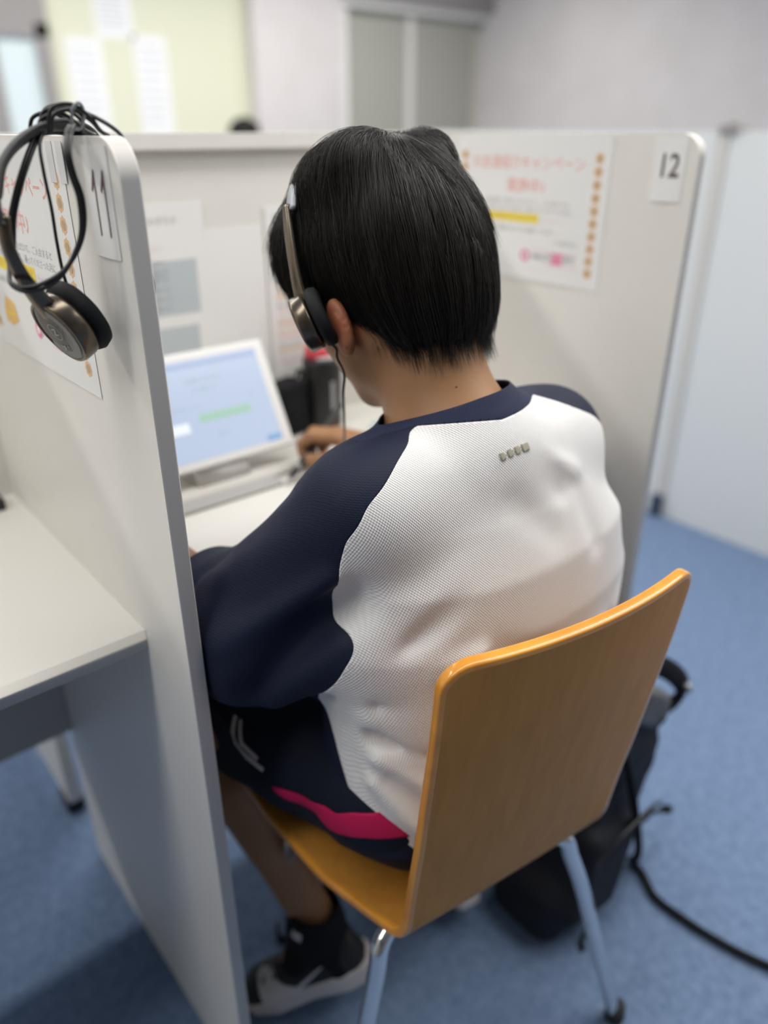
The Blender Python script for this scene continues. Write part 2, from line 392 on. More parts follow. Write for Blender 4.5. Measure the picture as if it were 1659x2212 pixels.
def skin_sdf(p):
    d = head_sdf(p)
    nk = cone(p, h2w((0, -.028, -.045)), (.520, .494, .888), .0415, .051)
    nk = su(nk, cone(p, h2w((0, -.005, -.055)), (.512, .525, .885), .036, .044), .03)
    d = su(d, nk, .022)
    t = ell(p, (.530, .495, .80), (.135, .080, .125)); t = su(t, ell(p, (.520, .485, .66), (.125, .080, .13)), .05)
    t = su(t, ell(p, (.515, .475, .54), (.145, .085, .085)), .05)
    t = su(t, cone(p, (.520, .49, .885), SHL, .040, .034), .04); t = su(t, cone(p, (.520, .49, .885), SHR, .040, .034), .04)
    d = su(d, t, .035)
    for sh, el, wr, kk in ((SHL, ELL_, WRL, 'L'), (SHR, ELR, WRR, 'R')):
        a = su(cone(p, sh, el, .040, .034), cone(p, el, wr, .036, .024), .02); d = su(d, a, .02)
        f = FINGERS[kk]; base = np.array([x[0] for x in f]); w0 = np.array(wr)
        palm = None
        for b in base:
            s = cone(p, w0+(b-w0)*.12, b, .014, .010); palm = s if palm is None else su(palm, s, .010)
        hd = palm
        for i, fi in enumerate(f):
            r = (.0088, .009, .0086, .0075)[i]
            c = su(su(cone(p, fi[0], fi[1], r+.001, r), cone(p, fi[1], fi[2], r, r-.0008), .003), cone(p, fi[2], fi[3], r-.0008, r-.0018), .003)
            hd = su(hd, c, .0035)
        th = THUMB[kk]
        c = su(su(cone(p, th[0], th[1], .014, .0115), cone(p, th[1], th[2], .0112, .010), .004), cone(p, th[2], th[3], .010, .008), .003)
        hd = su(hd, c, .006); d = su(d, hd, .010)
    for hp, kn, an in ((HIPL, KNL, ANL), (HIPR, KNR, ANR)):
        k2 = np.array(kn); a2 = np.array(an)
        d = su(d, cone(p, hp, kn, .068, .050), .03)
        lg = cone(p, k2+A(0, .005, -.01), a2, .046, .029)
        m = k2+(a2-k2)*.30+A(0, -.014, -.008); lg = su(lg, cone(p, m, k2+(a2-k2)*.60+A(0, -.004, 0), .045, .032), .02)
        d = su(d, lg, .025)
    for an, tip in ((ANL, (.350, .636, .055)), (ANR, (.655, .66, .045))):
        a2 = np.array(an); t2 = np.array(tip); d = su(d, cone(p, a2, t2, .028, .018), .02)
    return d
# shirt -------------------------------------------------------------
ZT = [.44, .50, .56, .62, .68, .74, .80, .85, .90, .95]
CXT = [.512, .514, .520, .530, .538, .544, .545, .538, .532, .525]
CYT = [.470, .470, .470, .476, .478, .478, .482, .488, .492, .495]
AT = [.170, .176, .180, .184, .190, .194, .183, .150, .115, .08]
BT = [.105, .108, .108, .110, .110, .108, .102, .088, .066, .05]
FOLDS = []
def folds(p):
    d = np.zeros(len(p), np.float32)
    for a, b, wd, am in FOLDS: d -= am*ridge(p, a, b, wd)
    return d
def shirt_raw(p):
    z = p[:, 2]; cx = np.interp(z, ZT, CXT); cy = np.interp(z, ZT, CYT); a = np.interp(z, ZT, AT); b = np.interp(z, ZT, BT)
    dx = np.abs(p[:, 0]-cx)/a; dy = np.abs(p[:, 1]-cy)/b; e = 2.35
    k = (dx**e+dy**e)**(1/e); d = (k-1)*np.minimum(a, b)*(.9+.4*np.clip(dx-dy, 0, 1))
    d = smax(d, z-.920, .03); d = smax(d, .485-z, .01)
    d = su(d, cone(p, (.525, .487, .885), SHL, .055, .048), .04)
    d = su(d, cone(p, (.525, .487, .885), SHR, .055, .047), .04)
    nk = cone(p, (.516, .510, .925), (.522, .495, .85), .060, .066); d = su(d, nk, .035)
    l = su(cone(p, SHL, ELL_, .050, .062), cone(p, ELL_, (.300, .635, .735), .062, .056), .03)
    l = su(l, cone(p, (.372, .490, .735), (.300, .560, .705), .040, .044), .04)
    d = su(d, l, .050)
    r = su(cone(p, SHR, ELR, .046, .060), cone(p, ELR, (.720, .66, .745), .060, .056), .03)
    d = su(d, r, .045)
    d = smax(d, .2492-p[:, 0], .012)
    d = smax(d, p[:, 0]-.983, .01)
    return d
def shirt_sdf(p): return shirt_raw(p)+folds(p)
NAX = np.array((-.07, .30, .95)); NAX = NAX/np.linalg.norm(NAX); NPT = np.array((.511, .497, .945))
def f_neck(p): return np.minimum((p-NPT) @ NAX+.003*np.clip((.50-p[:, 0])/.07, 0, 1), .105-np.linalg.norm(p-NPT-A(0, 0, .02), axis=1)).astype(np.float32)
def f_collar(p):
    t = (p-NPT) @ NAX+.0235-.015*np.clip((.51-p[:, 0])/.065, 0, 1)
    return np.minimum(t, .115-np.linalg.norm(p-NPT, axis=1)).astype(np.float32)
SEAM_L = ([.50, .62, .70, .723, .738, .759, .785, .824, .861, .893, .921, .935, .96], [.30, .320, .327, .332, .335, .344, .347, .339, .345, .364, .407, .446, .50])
def sm_tab(t, w_=.014):
    z = np.linspace(t[0][0], t[0][-1], 240); v = np.interp(z, *t); k = np.exp(-np.linspace(-2, 2, 2*int(w_/(z[1]-z[0]))+1)**2); k /= k.sum(); n = len(k)//2
    return (z, np.convolve(np.pad(v, n, mode='edge'), k, 'valid'))
SEAM_L = sm_tab(SEAM_L)
def f_left(p): return (p[:, 0]-np.interp(p[:, 2], *SEAM_L)).astype(np.float32)
SEAM_R = ([.50, .70, .80, .85, .88, .904, .917, .926, .938, .99], [.80, .77, .748, .725, .700, .672, .643, .625, .590, .52])
SEAM_R = sm_tab(SEAM_R)
def f_right(p): return (np.interp(p[:, 2], *SEAM_R)-p[:, 0]).astype(np.float32)
def f_side(p):   # >0 : in front of the side seam (navy front)
    return (p[:, 1]-np.interp(p[:, 2], [.44, .515, .531, .545, .569, .602, .639, .665, .70, .723, .745, .77, .80], [.30, .392, .402, .423, .456, .477, .499, .505, .490, .462, .475, .495, .52])).astype(np.float32)
def f_hem(p): return (.505-p[:, 2]+.0*p[:, 0]).astype(np.float32)
def cuff(el, wr, t):
    a = np.array(el); w = np.array(wr); ax = (w-a)/np.linalg.norm(w-a); c = a+ax*t
    return lambda p: np.minimum((p-c) @ ax, .12-np.linalg.norm(p-c, axis=1)).astype(np.float32)
# shorts ------------------------------------------------------------
def shorts_sdf(p):
    d = ell(p, (.514, .468, .535), (.182, .098, .098))
    d = su(d, cone(p, (.425, .48, .528), (.335, .745, .505), .084, .072), .04)
    d = su(d, cone(p, (.603, .475, .528), (.640, .760, .505), .084, .072), .04)
    d = su(d, cone(p, (.420, .442, .482), (.372, .600, .482), .046, .050), .02); d = su(d, cone(p, (.615, .440, .482), (.655, .600, .482), .046, .050), .02)
    for a, b, w_, am in (((.33, .60, .56), (.40, .50, .60), .012, .005), ((.322, .53, .50), (.37, .44, .55), .012, -.005), ((.33, .66, .53), (.34, .50, .50), .014, .004), ((.345, .50, .56), (.33, .55, .47), .009, -.004), ((.36, .45, .50), (.335, .50, .46), .008, .003)):
        d = d-am*ridge(p, a, b, w_)
    d = smax(d, .437-p[:, 2], .010)
    return d
# hair --------------------------------------------------------------
def hair_sdf(p): return .895*hair_local((p-HC.astype(np.float32)) @ HR.astype(np.float32)/.895)
def hair_local(q):
    d = ell(q, (0, -.010, .016), (.0875, .1040, .0985))
    d = su(d, ell(q, (0, -.034, -.022), (.081, .080, .080)), .04)
    d = su(d, ell(q, (0, -.046, -.072), (.066, .056, .070)), .04)
    for s in (-1, 1):
        d = su(d, ell(q, (s*.048, -.018-.018*(s > 0), .080+.003*(s > 0)), (.032, .052, .028)), .032)
        d = su(d, ell(q, (s*.045, .062, .020), (.038, .036, .055)), .03)
    line = hairline(q)
    return smax(d, line-q[:, 2], .012)
def hairline(q):
    y = q[:, 1]; ax = np.abs(q[:, 0])
    line = np.interp(y, [-.13, -.09, -.055, -.032, -.014, .008, .03, .06, .08, .11], [-.118, -.124, -.120, -.110, -.090, -.074, -.072, -.056, -.015, .012])
    return line+np.where(y < -.06, .010*(ax/.07)**2, 0)
#SDFEND
def tri_obj(name, V, T, mats, parent=None, offset=0, thick=0):
    o = link(name, arr_mesh(name, V, T), mats, None, True)
    if thick:
        s = o.modifiers.new('thickness', 'SOLIDIFY'); s.thickness = thick; s.offset = -1
    if parent: keep(o, parent)
    return o
def mesh_bvh(V, F): return BVHTree.FromPolygons([tuple(map(float, v)) for v in V], [tuple(map(int, f)) for f in F])
def decal(name, bvh, origin, u, v, poly, mats, parent, off=.0006, cell=.002, thick=.0006):
    """a printed mark: a flat outline laid onto the curved surface below it"""
    origin = Vector(origin); u = Vector(u).normalized(); v = Vector(v).normalized(); n = u.cross(v).normalized()
    bm = bmesh.new()
    vs = [bm.verts.new((x, y, 0)) for x, y in poly]; f = bm.faces.new(vs)
    bmesh.ops.triangulate(bm, faces=[f])
    xs = [p[0] for p in poly]; ys = [p[1] for p in poly]
    for ax, lo, hi in ((0, min(xs), max(xs)), (1, min(ys), max(ys))):
        k = lo+cell
        while k < hi:
            co = [0, 0, 0]; co[ax] = k; no = [0, 0, 0]; no[ax] = 1
            bmesh.ops.bisect_plane(bm, geom=bm.verts[:]+bm.edges[:]+bm.faces[:], plane_co=co, plane_no=no); k += cell
    for w_ in bm.verts:
        p = origin+u*w_.co.x+v*w_.co.y; hit = bvh.ray_cast(p+n*.08, -n, .3)
        w_.co = (hit[0]+n*off) if hit[0] is not None else p
    me = bpy.data.meshes.new(name); bm.to_mesh(me); bm.free(); o = link(name, me, mats, None, True)
    s = o.modifiers.new('t', 'SOLIDIFY'); s.thickness = thick; s.offset = 1
    keep(o, parent); return o
# text as mesh in a local u,v frame ------------------------------------
def text_geo(s, size, x, y, align='LEFT', sx=1, bold=0):
    c = bpy.data.curves.new('t', 'FONT'); c.body = s; c.size = size; c.align_x = align; c.align_y = 'CENTER'; c.offset = bold; c.resolution_u = 3
    o = bpy.data.objects.new('t', c); COL.objects.link(o)
    me = bpy.data.meshes.new_from_object(o.evaluated_get(bpy.context.evaluated_depsgraph_get()))
    V = [(v.co.x*sx+x, v.co.y+y) for v in me.vertices]; F = [tuple(p.vertices) for p in me.polygons]
    bpy.data.objects.remove(o); bpy.data.meshes.remove(me); bpy.data.curves.remove(c); return V, F
def rect2(x0, x1, y0, y1): return [(x0, y0), (x1, y0), (x1, y1), (x0, y1)], [(0, 1, 2, 3)]
def blob2(cx, cy, r, lobes=0, amp=0, n=24):
    return [(cx+r*(1+amp*math.cos(lobes*2*math.pi*k/n))*math.cos(2*math.pi*k/n), cy+r*(1+amp*math.cos(lobes*2*math.pi*k/n))*math.sin(2*math.pi*k/n)) for k in range(n)], [tuple(range(n))]
class Sheet:
    """a thin printed sheet; origin = lower-left corner, u to its right, v up, n towards the viewer"""
    def __init__(s, w_, h_, th=.0003, curl=0):
        s.w, s.h, s.th, s.curl = w_, h_, th, curl; s.parts = []; s.mats = []
    def add(s, geo, m, lvl=1):
        if m not in s.mats: s.mats.append(m)
        s.parts.append((geo[0], geo[1], s.mats.index(m), lvl)); return s
    def build(s, name, o, u, v, base='paper', parent=None):
        o = Vector(o); u = Vector(u); v = Vector(v); n = u.cross(v)
        mats = [base]+s.mats; P = []
        nx = 14; V = []; F = []
        for z in (0, s.th):
            for i in range(nx+1):
                for j in (0, s.h): V.append((i*s.w/nx, j, z))
        k = 2*(nx+1)
        for i in range(nx):
            a = 2*i; F += [(k+a, k+a+2, k+a+3, k+a+1), (a, a+1, a+3, a+2), (a, a+2, k+a+2, k+a), (a+1, k+a+1, k+a+3, a+3)]
        F += [(0, k, k+1, 1), (2*nx, 2*nx+1, k+2*nx+1, k+2*nx)]
        P.append((V, F, 0))
        for g, f, m, lv in s.parts: P.append(([(x, y, s.th+.00015*lv) for x, y in g], f, m+1))
        Q = []
        for V, F, m in P:
            Q.append(([tuple(o+u*x+v*y+n*(z+s.curl*math.sin(x/s.w*math.pi)*(.5+.5*math.cos(y/s.h*3)))) for x, y, z in V], F, m))
        ob = link(name, join_meshes(Q), mats, None, False)
        if parent: keep(ob, parent)
        return ob

# ------------------------------------------------------------------ the room
PT = 1.172           # top of the partitions
def struct(name, b, m, bevel=0): o = box(name, b, m, None, bevel); o['kind'] = 'structure'; return o
struct('floor', (-3, 7, -4, 7, -.05, 0), 'carpet')
struct('ceiling', (-3, 7, -4, 7, 2.7, 2.75), 'ceil')
struct('wall_right', (6.3, 6.42, -4, 6.12, 0, 2.7), 'wall_pink')
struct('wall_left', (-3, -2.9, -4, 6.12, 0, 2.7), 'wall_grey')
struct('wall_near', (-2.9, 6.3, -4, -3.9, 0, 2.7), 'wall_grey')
struct('wall_far', (-2.9, 6.3, 6.06, 6.2, 0, 2.7), 'wall_cream')
struct('wall_pillar', (3.70, 4.56, 5.94, 6.06, 0, 2.7), 'wall_pink')
bm = bmesh.new(); bx(bm, 2.06, 2.15, 5.98, 6.06, 0, 1.80); bx(bm, .9, 2.15, 5.98, 6.06, 1.72, 2.7); bx(bm, 1.70, 1.80, 5.98, 6.06, .3, 1.72)
o = bm_obj('trim_1', bm, 'frame_dark', bevel=.004); o['kind'] = 'structure'
o = box('window_1', (.9, 2.06, 6.02, 6.06, .3, 1.72), 'frost'); o['kind'] = 'structure'
dr = box('door_1', (4.60, 6.2, 6.00, 6.06, 0, 2.1), 'door_beige', None, .003); dr['kind'] = 'structure'
bm = bmesh.new(); bx(bm, 4.56, 6.3, 5.90, 6.06, 2.09, 2.15); bx(bm, 5.34, 5.40, 5.975, 6.06, 0, 2.09); bx(bm, 4.56, 4.62, 5.94, 6.06, 0, 2.09)
o = bm_obj('door_frame', bm, 'panel', bevel=.004); keep(o, dr)
bm = bmesh.new(); bx(bm, 4.56, 6.3, 5.84, 6.06, 2.15, 2.7); o = bm_obj('trim_2', bm, 'frame_dark', bevel=.004); o['kind'] = 'structure'
for (x0, x1, z0, z1, lb) in ((2.27, 2.53, 1.12, 1.745, 'white notice sheet on cream wall nearest the frosted window'), (2.755, 3.02, 1.12, 1.785, 'white notice sheet on cream wall nearest the pale pillar'), (2.50, 2.78, 1.75, 2.12, 'white notice sheet on cream wall, highest of the three')):
    s = Sheet(x1-x0, z1-z0, .001)
    for k in range(9): s.add(rect2(.03, x1-x0-.03-.05*random.random(), (z1-z0)*(1-(k+1.3)/11), (z1-z0)*(1-(k+1.3)/11)+.012), 'blue_grey_ink')
    tag(s.build('notice_sheet', (x0, 6.058, z0), (1, 0, 0), (0, 0, 1)), lb, 'notice', 'notices on the far wall')

# ------------------------------------------------------------------ booth furniture
def side_panel(name, x0, x1, y0, y1, corner=.028):
    """upright laminate board with rounded upper near corner; faces white, edge band grey"""
    n = 10; prof = [(y0, 0), (y1, 0), (y1, PT)]
    for k in range(n+1):
        a = math.pi/2*k/n; prof.append((y0+corner-corner*math.sin(a), PT-corner+corner*math.cos(a)))
    bm = bmesh.new(); L = [bm.verts.new((x0, y, z)) for y, z in prof]; R_ = [bm.verts.new((x1, y, z)) for y, z in prof]
    bm.faces.new(L[::-1]); bm.faces.new(R_); m = len(prof)
    for i in range(m):
        f = bm.faces.new((L[i], L[(i+1) % m], R_[(i+1) % m], R_[i])); f.material_index = 1
    ed = [e for e in bm.edges if len({v.co.x for v in e.verts}) == 1]
    bmesh.ops.bevel(bm, geom=ed, offset=.0012, segments=3, affect='EDGES', profile=.5)
    return bm_obj(name, bm, ['panel', 'panel_edge'], None, True)
p11 = tag(side_panel('partition_panel', .231, .2462, .554, 1.078), 'tall white side partition with sign 11 and a headset hung over its top', 'partition', 'white booth side partitions')
p12 = tag(side_panel('partition_panel', .986, 1.003, .554, 1.078), 'tall white side partition with sign 12, right of the seated person', 'partition', 'white booth side partitions')
tag(side_panel('partition_panel', -.5395, -.5245, .554, 1.078), 'tall white side partition added out of view to shade the left booth, continuing the row', 'partition', 'white booth side partitions')  # unseen repeat of the booth row, added to shade the left booth
pb = tag(box('back_partition', (-1.6, 1.02, 1.0785, 1.112, .305, PT-.001), 'panel', None, .001), 'long white back partition running behind the tablet and desks', 'partition')
box('top_cap', (-1.6, .984, 1.066, 1.1215, PT-.020, PT), 'panel', pb, .002)
pr = tag(box('rear_row_partition', (.226, .248, 1.19, 1.80, .03, PT-.004), 'panel', None, .001), 'white partition of the row behind, seen below the left desk', 'partition')
box('foot', (.221, .253, 1.195, 1.24, 0, .031), 'black_plastic', pr, .003)
# right-hand screen across the aisle
rp = tag(box('aisle_screen', (2.227, 2.257, -1.2, 1.168, .0, PT), 'panel_cool', None, .003), 'wide cool white partition across the aisle standing on blue carpet', 'partition')
box('post', (2.222, 2.262, 1.17, 1.205, .0, PT), 'panel_edge', rp, .003)
box('end_panel', (2.227, 2.257, 1.207, 2.4, 0, PT), 'panel_cool', rp, .003)
box('foot', (2.20, 2.224, 1.172, 1.205, 0, .075), 'foot_blue', rp, .006)
cl = empty('panel_clip', (2.24, 1.173, PT)); tag(cl, 'small dark clip on top of the aisle partition', 'clip')
box('clip_body', (2.215, 2.27, 1.145, 1.20, PT-.004, PT+.014), 'frame_dark', cl, .004)
box('clip_knob', (2.232, 2.252, 1.163, 1.183, PT+.013, PT+.022), 'frame_dark', cl, .003)
def desk(x0, x1, label):
    bm = bmesh.new(); bx(bm, x0, x1, .65, 1.0775, .696, .72)
    d = bm_obj('desk', bm, 'desk', None, True, .0012); tag(d, label, 'desk', 'booth desks')
    box('modesty_board', (x0, x1, 1.055, 1.0735, .305, .6955), 'grey_dark', d, .001)
    return d
desk(-.524, .2305, 'white empty desk shelf in the left booth, edge in front')
desk(.2467, .9855, 'white desk shelf under the tablet and the writing arm')

# posters ------------------------------------------------------------
def poster(o, u, label):
    s = Sheet(.297, .206, .0004, .0012)
    s.add(rect2(.006, .291, .004, .202), 'paper', 0)
    for x in (.017, .277):
        for k in range(10):
            y = .178-k*.0172
            s.add(blob2(x, y, .0072, 8, .12), 'flower_ink', 1); s.add(blob2(x, y, .0040), 'flower_core' if x > .2 else 'brown_ink', 2)
    s.add(text_geo('お友達紹介キャンペーン', .0215, .145, .168, 'CENTER', .93, .0002), 'red_ink')
    s.add(text_geo('実施中♪', .0225, .148, .136, 'CENTER', 1, .0003), 'red_ink')
    s.add(text_geo('お友達をご紹介いただいて、ご入会すると', .0085, .15, .114, 'CENTER', 1.05), 'grey_ink')
    s.add(text_geo('ご入会いただいた方に、通ってくださった月に', .0085, .15, .1035, 'CENTER', 1.0), 'grey_ink')
    s.add(rect2(.045, .178, .085, .098), 'yellow', 1); s.add(text_geo('ご紹介で全員にプレゼント中', .0092, .112, .0915, 'CENTER', 1), 'orange_ink', 2)
    s.add(text_geo('キャンペーン', .0078, .182, .0895), 'pale_pink')
    s.add(text_geo('お友達にもご家族にもどうぞお渡しください', .0078, .13, .074, 'CENTER', 1.05), 'grey_ink')
    s.add(text_geo('ご入会の方に', .0078, .232, .060, 'CENTER', 1.05), 'grey_ink')
    s.add(([(.048, .040), (.060, .056), (.088, .052), (.094, .034), (.070, .026), (.050, .028)], [(5, 4, 3, 2, 1, 0)]), 'orange_ink')
    s.add(rect2(.058, .084, .038, .041), 'yellow', 2)
    x = .150
    s.add(blob2(x+.007, .037, .0088), 'pink_ink'); s.add(blob2(x+.007, .037, .0042), 'paper', 2)
    s.add(text_geo('AMAZN', .0125, x+.019, .037, 'LEFT', .95, .0002), 'grey_ink')
    s.add(rect2(x+.058, x+.080, .029, .045), 'pink_ink'); s.add(text_geo('ギフト', .0100, x+.0582, .037, 'LEFT', .72), 'paper', 2)
    s.add(text_geo('券付', .0145, x+.082, .037, 'LEFT', .72, .0002), 'grey_ink'); s.add(rect2(x+.016, x+.108, .0455, .047), 'pale_pink'); s.add(rect2(x+.04, x+.110, .0262, .0277), 'pale_pink')
    return tag(s.build('campaign_poster', o, u, (0, 0, 1), 'film'), label, 'poster', 'campaign posters')
poster((.2307, .957, .962), (0, -1, 0), 'laminated campaign poster with red headline on left partition behind hanging headset')
poster((.9857, .978, .962), (0, -1, 0), 'laminated campaign poster with yellow stripe beside number 12')
def sign(o, txt, m, label, w_=.046, h_=.077, sz=.040):
    s = Sheet(w_, h_, .0004, .0010); s.add(rect2(.0025, w_-.0025, .0025, h_-.008), 'paper', 0)
    if txt == '11':   # handwritten strokes
        for x in (.011, .028):
            P = [(x, .047), (x+.0062, .061), (x+.0085, .0605), (x+.0085, .016), (x+.0065, .015), (x+.0060, .052), (x+.0018, .0450)]
            s.add((P, [tuple(range(7))[::-1]]), m, 2)
    else: s.add(text_geo(txt, sz, w_/2, h_*.55, 'CENTER', .80, .0007), m, 2)
    return tag(s.build('number_sign', o, (0, -1, 0), (0, 0, 1), 'film'), label, 'sign', 'booth number signs')
sign((.2307, .6165, .0895+1), '11', 'purple_ink', 'small laminated paper handwritten number 11 on left partition')
sign((.9857, .6165, .0905+1), '12', 'dark_ink', 'small laminated paper number 12 on the right partition')
M['tape'] = mat('clear_tape', (.70, .70, .71), .15)
for y, lb in ((.668, 'clear tape strip above the left poster, nearer the sign'), (.690, 'clear tape strip above the left poster, under the headband')):
    tag(Sheet(.014, .030, .0003).build('tape_strip', (.2301, y, 1.138), (0, -1, 0), (0, 0, 1), 'tape'), lb, 'tape', 'tape strips holding the left poster')
# sheets on the back partition
def sheetA(x0, x1, z0, z1, y, label, kind):
    s = Sheet(x1-x0, z1-z0, .0004); W_ = x1-x0; H_ = z1-z0
    if kind == 0:
        s.add(text_geo('ご利用の手引き', .012, W_*.62, H_-.026, 'CENTER', .9), 'grey_ink')
        for k in range(3): s.add(text_geo('お気軽にお声がけください', .009, W_*.42, H_-.062-k*.019, 'CENTER', 1), 'pale_pink')
        s.add(rect2(.03, W_-.018, .140, .222-.005), 'blue_grey_ink', 1); s.add(rect2(.03, W_-.024, .055, .122), 'blue_grey_ink', 1)
        for k in range(5): s.add(text_geo('学習用タブレットの使い方', .0085, .045, .203-k*.013, 'LEFT', 1), 'grey_ink', 2)
        for k in range(4): s.add(text_geo('音声の確認方法', .0100, .05, .108-k*.015, 'LEFT', 1), 'grey_ink', 2)
    elif kind == 1:
        for k in range(3): s.add(rect2(.012, W_-.012, .03+k*.004, .0312+k*.004), 'blue_grey_ink')
    else:
        s.add(text_geo('学習時間の', .012, .012, H_-.02, 'LEFT', 1), 'grey_ink')
        for k, c in enumerate(('orange_ink', 'blue_grey_ink', 'pale_pink', 'blue_grey_ink', 'orange_ink', 'grey_ink', 'pale_pink', 'orange_ink', 'blue_grey_ink', 'pale_pink')):
            s.add(text_geo(('学習の目標を立てて確認しよう', '毎日の予定と復習の時間')[k % 2], .0085, .012, H_-.045-k*.0215, 'LEFT', 1), c)
            s.add(rect2(.012, .15+.03*math.sin(k*2.1), H_-.055-k*.0215, H_-.0515-k*.0215), 'pale_pink' if k % 2 else 'flower_ink')
    return tag(s.build('wall_sheet', (x0, y, z0), (1, 0, 0), (0, 0, 1), 'paper'), label, 'paper sheet', 'paper sheets on the back partition')
sheetA(.355, .565, .79, 1.086, 1.0768, 'paper sheet with grey blue boxes on back partition above the tablet', 0)
sheetA(.455, .664, .752, 1.047, 1.0776, 'blank whitish sheet on back partition between the two printed sheets', 1)
sheetA(.669, .879, .775, 1.072, 1.0772, 'paper sheet with orange and pink lines behind the black tumbler', 2)

# tablet on its stand --------------------------------------------------
T0 = Vector((.345, .903, .757)); TU = Vector((1, 0, 0)); TV = Vector((0, .073, .133)).normalized(); TN = TU.cross(TV)
tb = empty('tablet', (.465, .93, .76)); tag(tb, 'white framed tablet with a pale blue glowing screen on the desk', 'tablet')
def slab(name, w0, w1, v0, v1, n0, n1, m, parent, bevel=.003, seg=3):
    bm = bmesh.new(); bx(bm, w0, w1, v0, v1, n0, n1)
    if bevel: bmesh.ops.bevel(bm, geom=[e for e in bm.edges], offset=bevel, segments=seg, affect='EDGES', profile=.5)
    for vv in bm.verts: vv.co = T0+TU*vv.co.x+TV*vv.co.y+TN*vv.co.z
    return bm_obj(name, bm, m, parent, True)
slab('tablet_body', 0, .244, 0, .163, -.0075, .001, 'white_plastic', tb, .0035)
sc = slab('screen', .018, .2275, .012, .151, .0009, .0013, 'screen', tb, 0)
def scr(x0, x1, y0, y1, m): slab('screen_mark', x0, x1, y0, y1, .00125, .0016, m, sc, 0)
scr(.018, .2275, .140, .151, 'screen_bar'); scr(.110, .192, .062, .074, 'screen_green'); scr(.202, .2265, .0125, .022, 'screen_blue'); scr(.020, .092, .052, .066, 'screen_white')
for x, y, t, sz in ((.105, .120, '計算のきまり', .010), (.11, .108, '(12+8)÷5', .010), (.04, .085, '次の問いに答えましょう', .007), (.13, .040, '答え', .009), (.195, .088, '○', .008), (.03, .020, 'もどる', .008)):
    V, F = text_geo(t, sz, x, y); keep(link('screen_text', join_meshes([([tuple(T0+TU*a+TV*b+TN*.0017) for a, b in V], F, 0)]), 'screen_text', None, False), sc)
st = empty('tablet_stand', (.46, .94, .7205)); tag(st, 'light grey stand with a sloped base holding the tablet up', 'stand')
bm = bmesh.new(); bx(bm, .375, .640, .885, .985, .7205, .730); bm_obj('base_plate', bm, 'panel_edge', st, True, .004, 3)
bm = bmesh.new(); bx(bm, .375, .535, .856, .897, .7205, .7275); bm_obj('shadow_slab', bm, 'grey_dark', st, True, .002)  # dark grey slab standing in for the shadow under the tablet
bm = bmesh.new()
pr_ = [(.895, .730), (.975, .730), (.985, .870), (.972, .872)]
for x0 in (.43,):
    L = [bm.verts.new((x0, y, z)) for y, z in ((.903, .729), (.978, .729), (.982, .80), (.968, .8425), (.9205, .757), (.903, .752))]; Rr = [bm.verts.new((x0+.08, v.co.y, v.co.z)) for v in L]
    bm.faces.new(L[::-1]); bm.faces.new(Rr)
    for i in range(6): bm.faces.new((L[i], L[(i+1) % 6], Rr[(i+1) % 6], Rr[i]))
for vv in bm.verts:    # keep the support behind the tablet's back
    d_ = (vv.co-T0).dot(TN)
    if d_ > -.0080: vv.co -= TN*(d_+.0080)
bm_obj('support_wedge', bm, 'white_plastic', st, True, .002)

# tumbler, pouch, eraser ------------------------------------------------
tu = empty('tumbler', (.728, 1.022, .7202)); tag(tu, 'black tumbler with a red and white lid on the desk', 'bottle')
lathe('tumbler_body', [(0, .7202), (.028, .7202), (.0305, .723), (.031, .73), (.0325, .83), (.0315, .838), (.029, .840), (0, .840)], 'black_plastic', tu, (.728, 1.022, 0))
lathe('lid', [(.0, .8400), (.026, .8402), (.0265, .846), (.025, .856), (.019, .861), (0, .862)], 'red_plastic', tu, (.725, 1.022, 0))
lathe('lid_ring', [(.0268, .8402), (.0285, .8405), (.0285, .8455), (.0268, .846)], 'white_plastic', tu, (.728, 1.022, 0))
bmv = mesh_bvh(*[(np.array([(.728+r*math.cos(a), 1.022+r*math.sin(a), z) for r, z in ((.031, .722), (.0325, .838)) for a in np.linspace(0, 2*math.pi, 40, endpoint=False)])), [(k, (k+1) % 40, 40+(k+1) % 40, 40+k) for k in range(40)]][0:2])
decal('red_print', bmv, (.716, .99, .74), (1, 0, 0), (0, 0, 1), [(0, -.012), (.012, -.012), (.014, .004), (.002, .010)], 'dark_red', tu)
decal('silver_print', bmv, (.722, .99, .745), (1, 0, 0), (0, 0, 1), [(0, .012), (.008, .012), (.008, .06), (0, .06)], 'silver', tu)
po = empty('black_pouch', (.655, 1.04, .7202)); tag(po, 'black soft pouch standing between the tablet and the tumbler', 'pouch')
V, F = sdf_mesh(lambda p: smax(su(rbox(p, (.662, 1.030, .765), (.028, .024, .044), .008, rotmat((0, 1, 0), -.10)), sphere(p, (.650, 1.03, .765), .027), .02), .7202-p[:, 2], .002), (.60, .98, .71), (.71, 1.075, .83), .0025)
tri_obj('pouch_body', V, F, 'black_cloth', po)
V, F = tube_arr(catmull([(.675, 1.028, .80), (.684, 1.026, .824), (.690, 1.026, .816), (.687, 1.028, .795)], 6), .003); keep(link('loop', py_mesh('l', V, F), 'black_cloth'), po)
er = empty('eraser', (.785, .945, .7202)); tag(er, 'small eraser with a pale green sleeve on the desk', 'eraser')
R_ = rotmat((0, 0, 1), .5)
for nm, c, h_, m in (('rubber_block', (.785, .945, .7262), (.020, .0085, .0058), 'white_plastic'), ('sleeve', (.780, .942, .7263), (.012, .0092, .006), 'pale_green')):
    V, F = sdf_mesh(lambda p: rbox(p, c, h_, .0015, R_), (.75, .92, .716), (.82, .97, .736), .0008); tri_obj(nm, V, F, m, er)
ad = empty('black_adapter', (.19, 1.045, .7202)); tag(ad, 'small black adapter on the left booth desk against back partition', 'adapter')
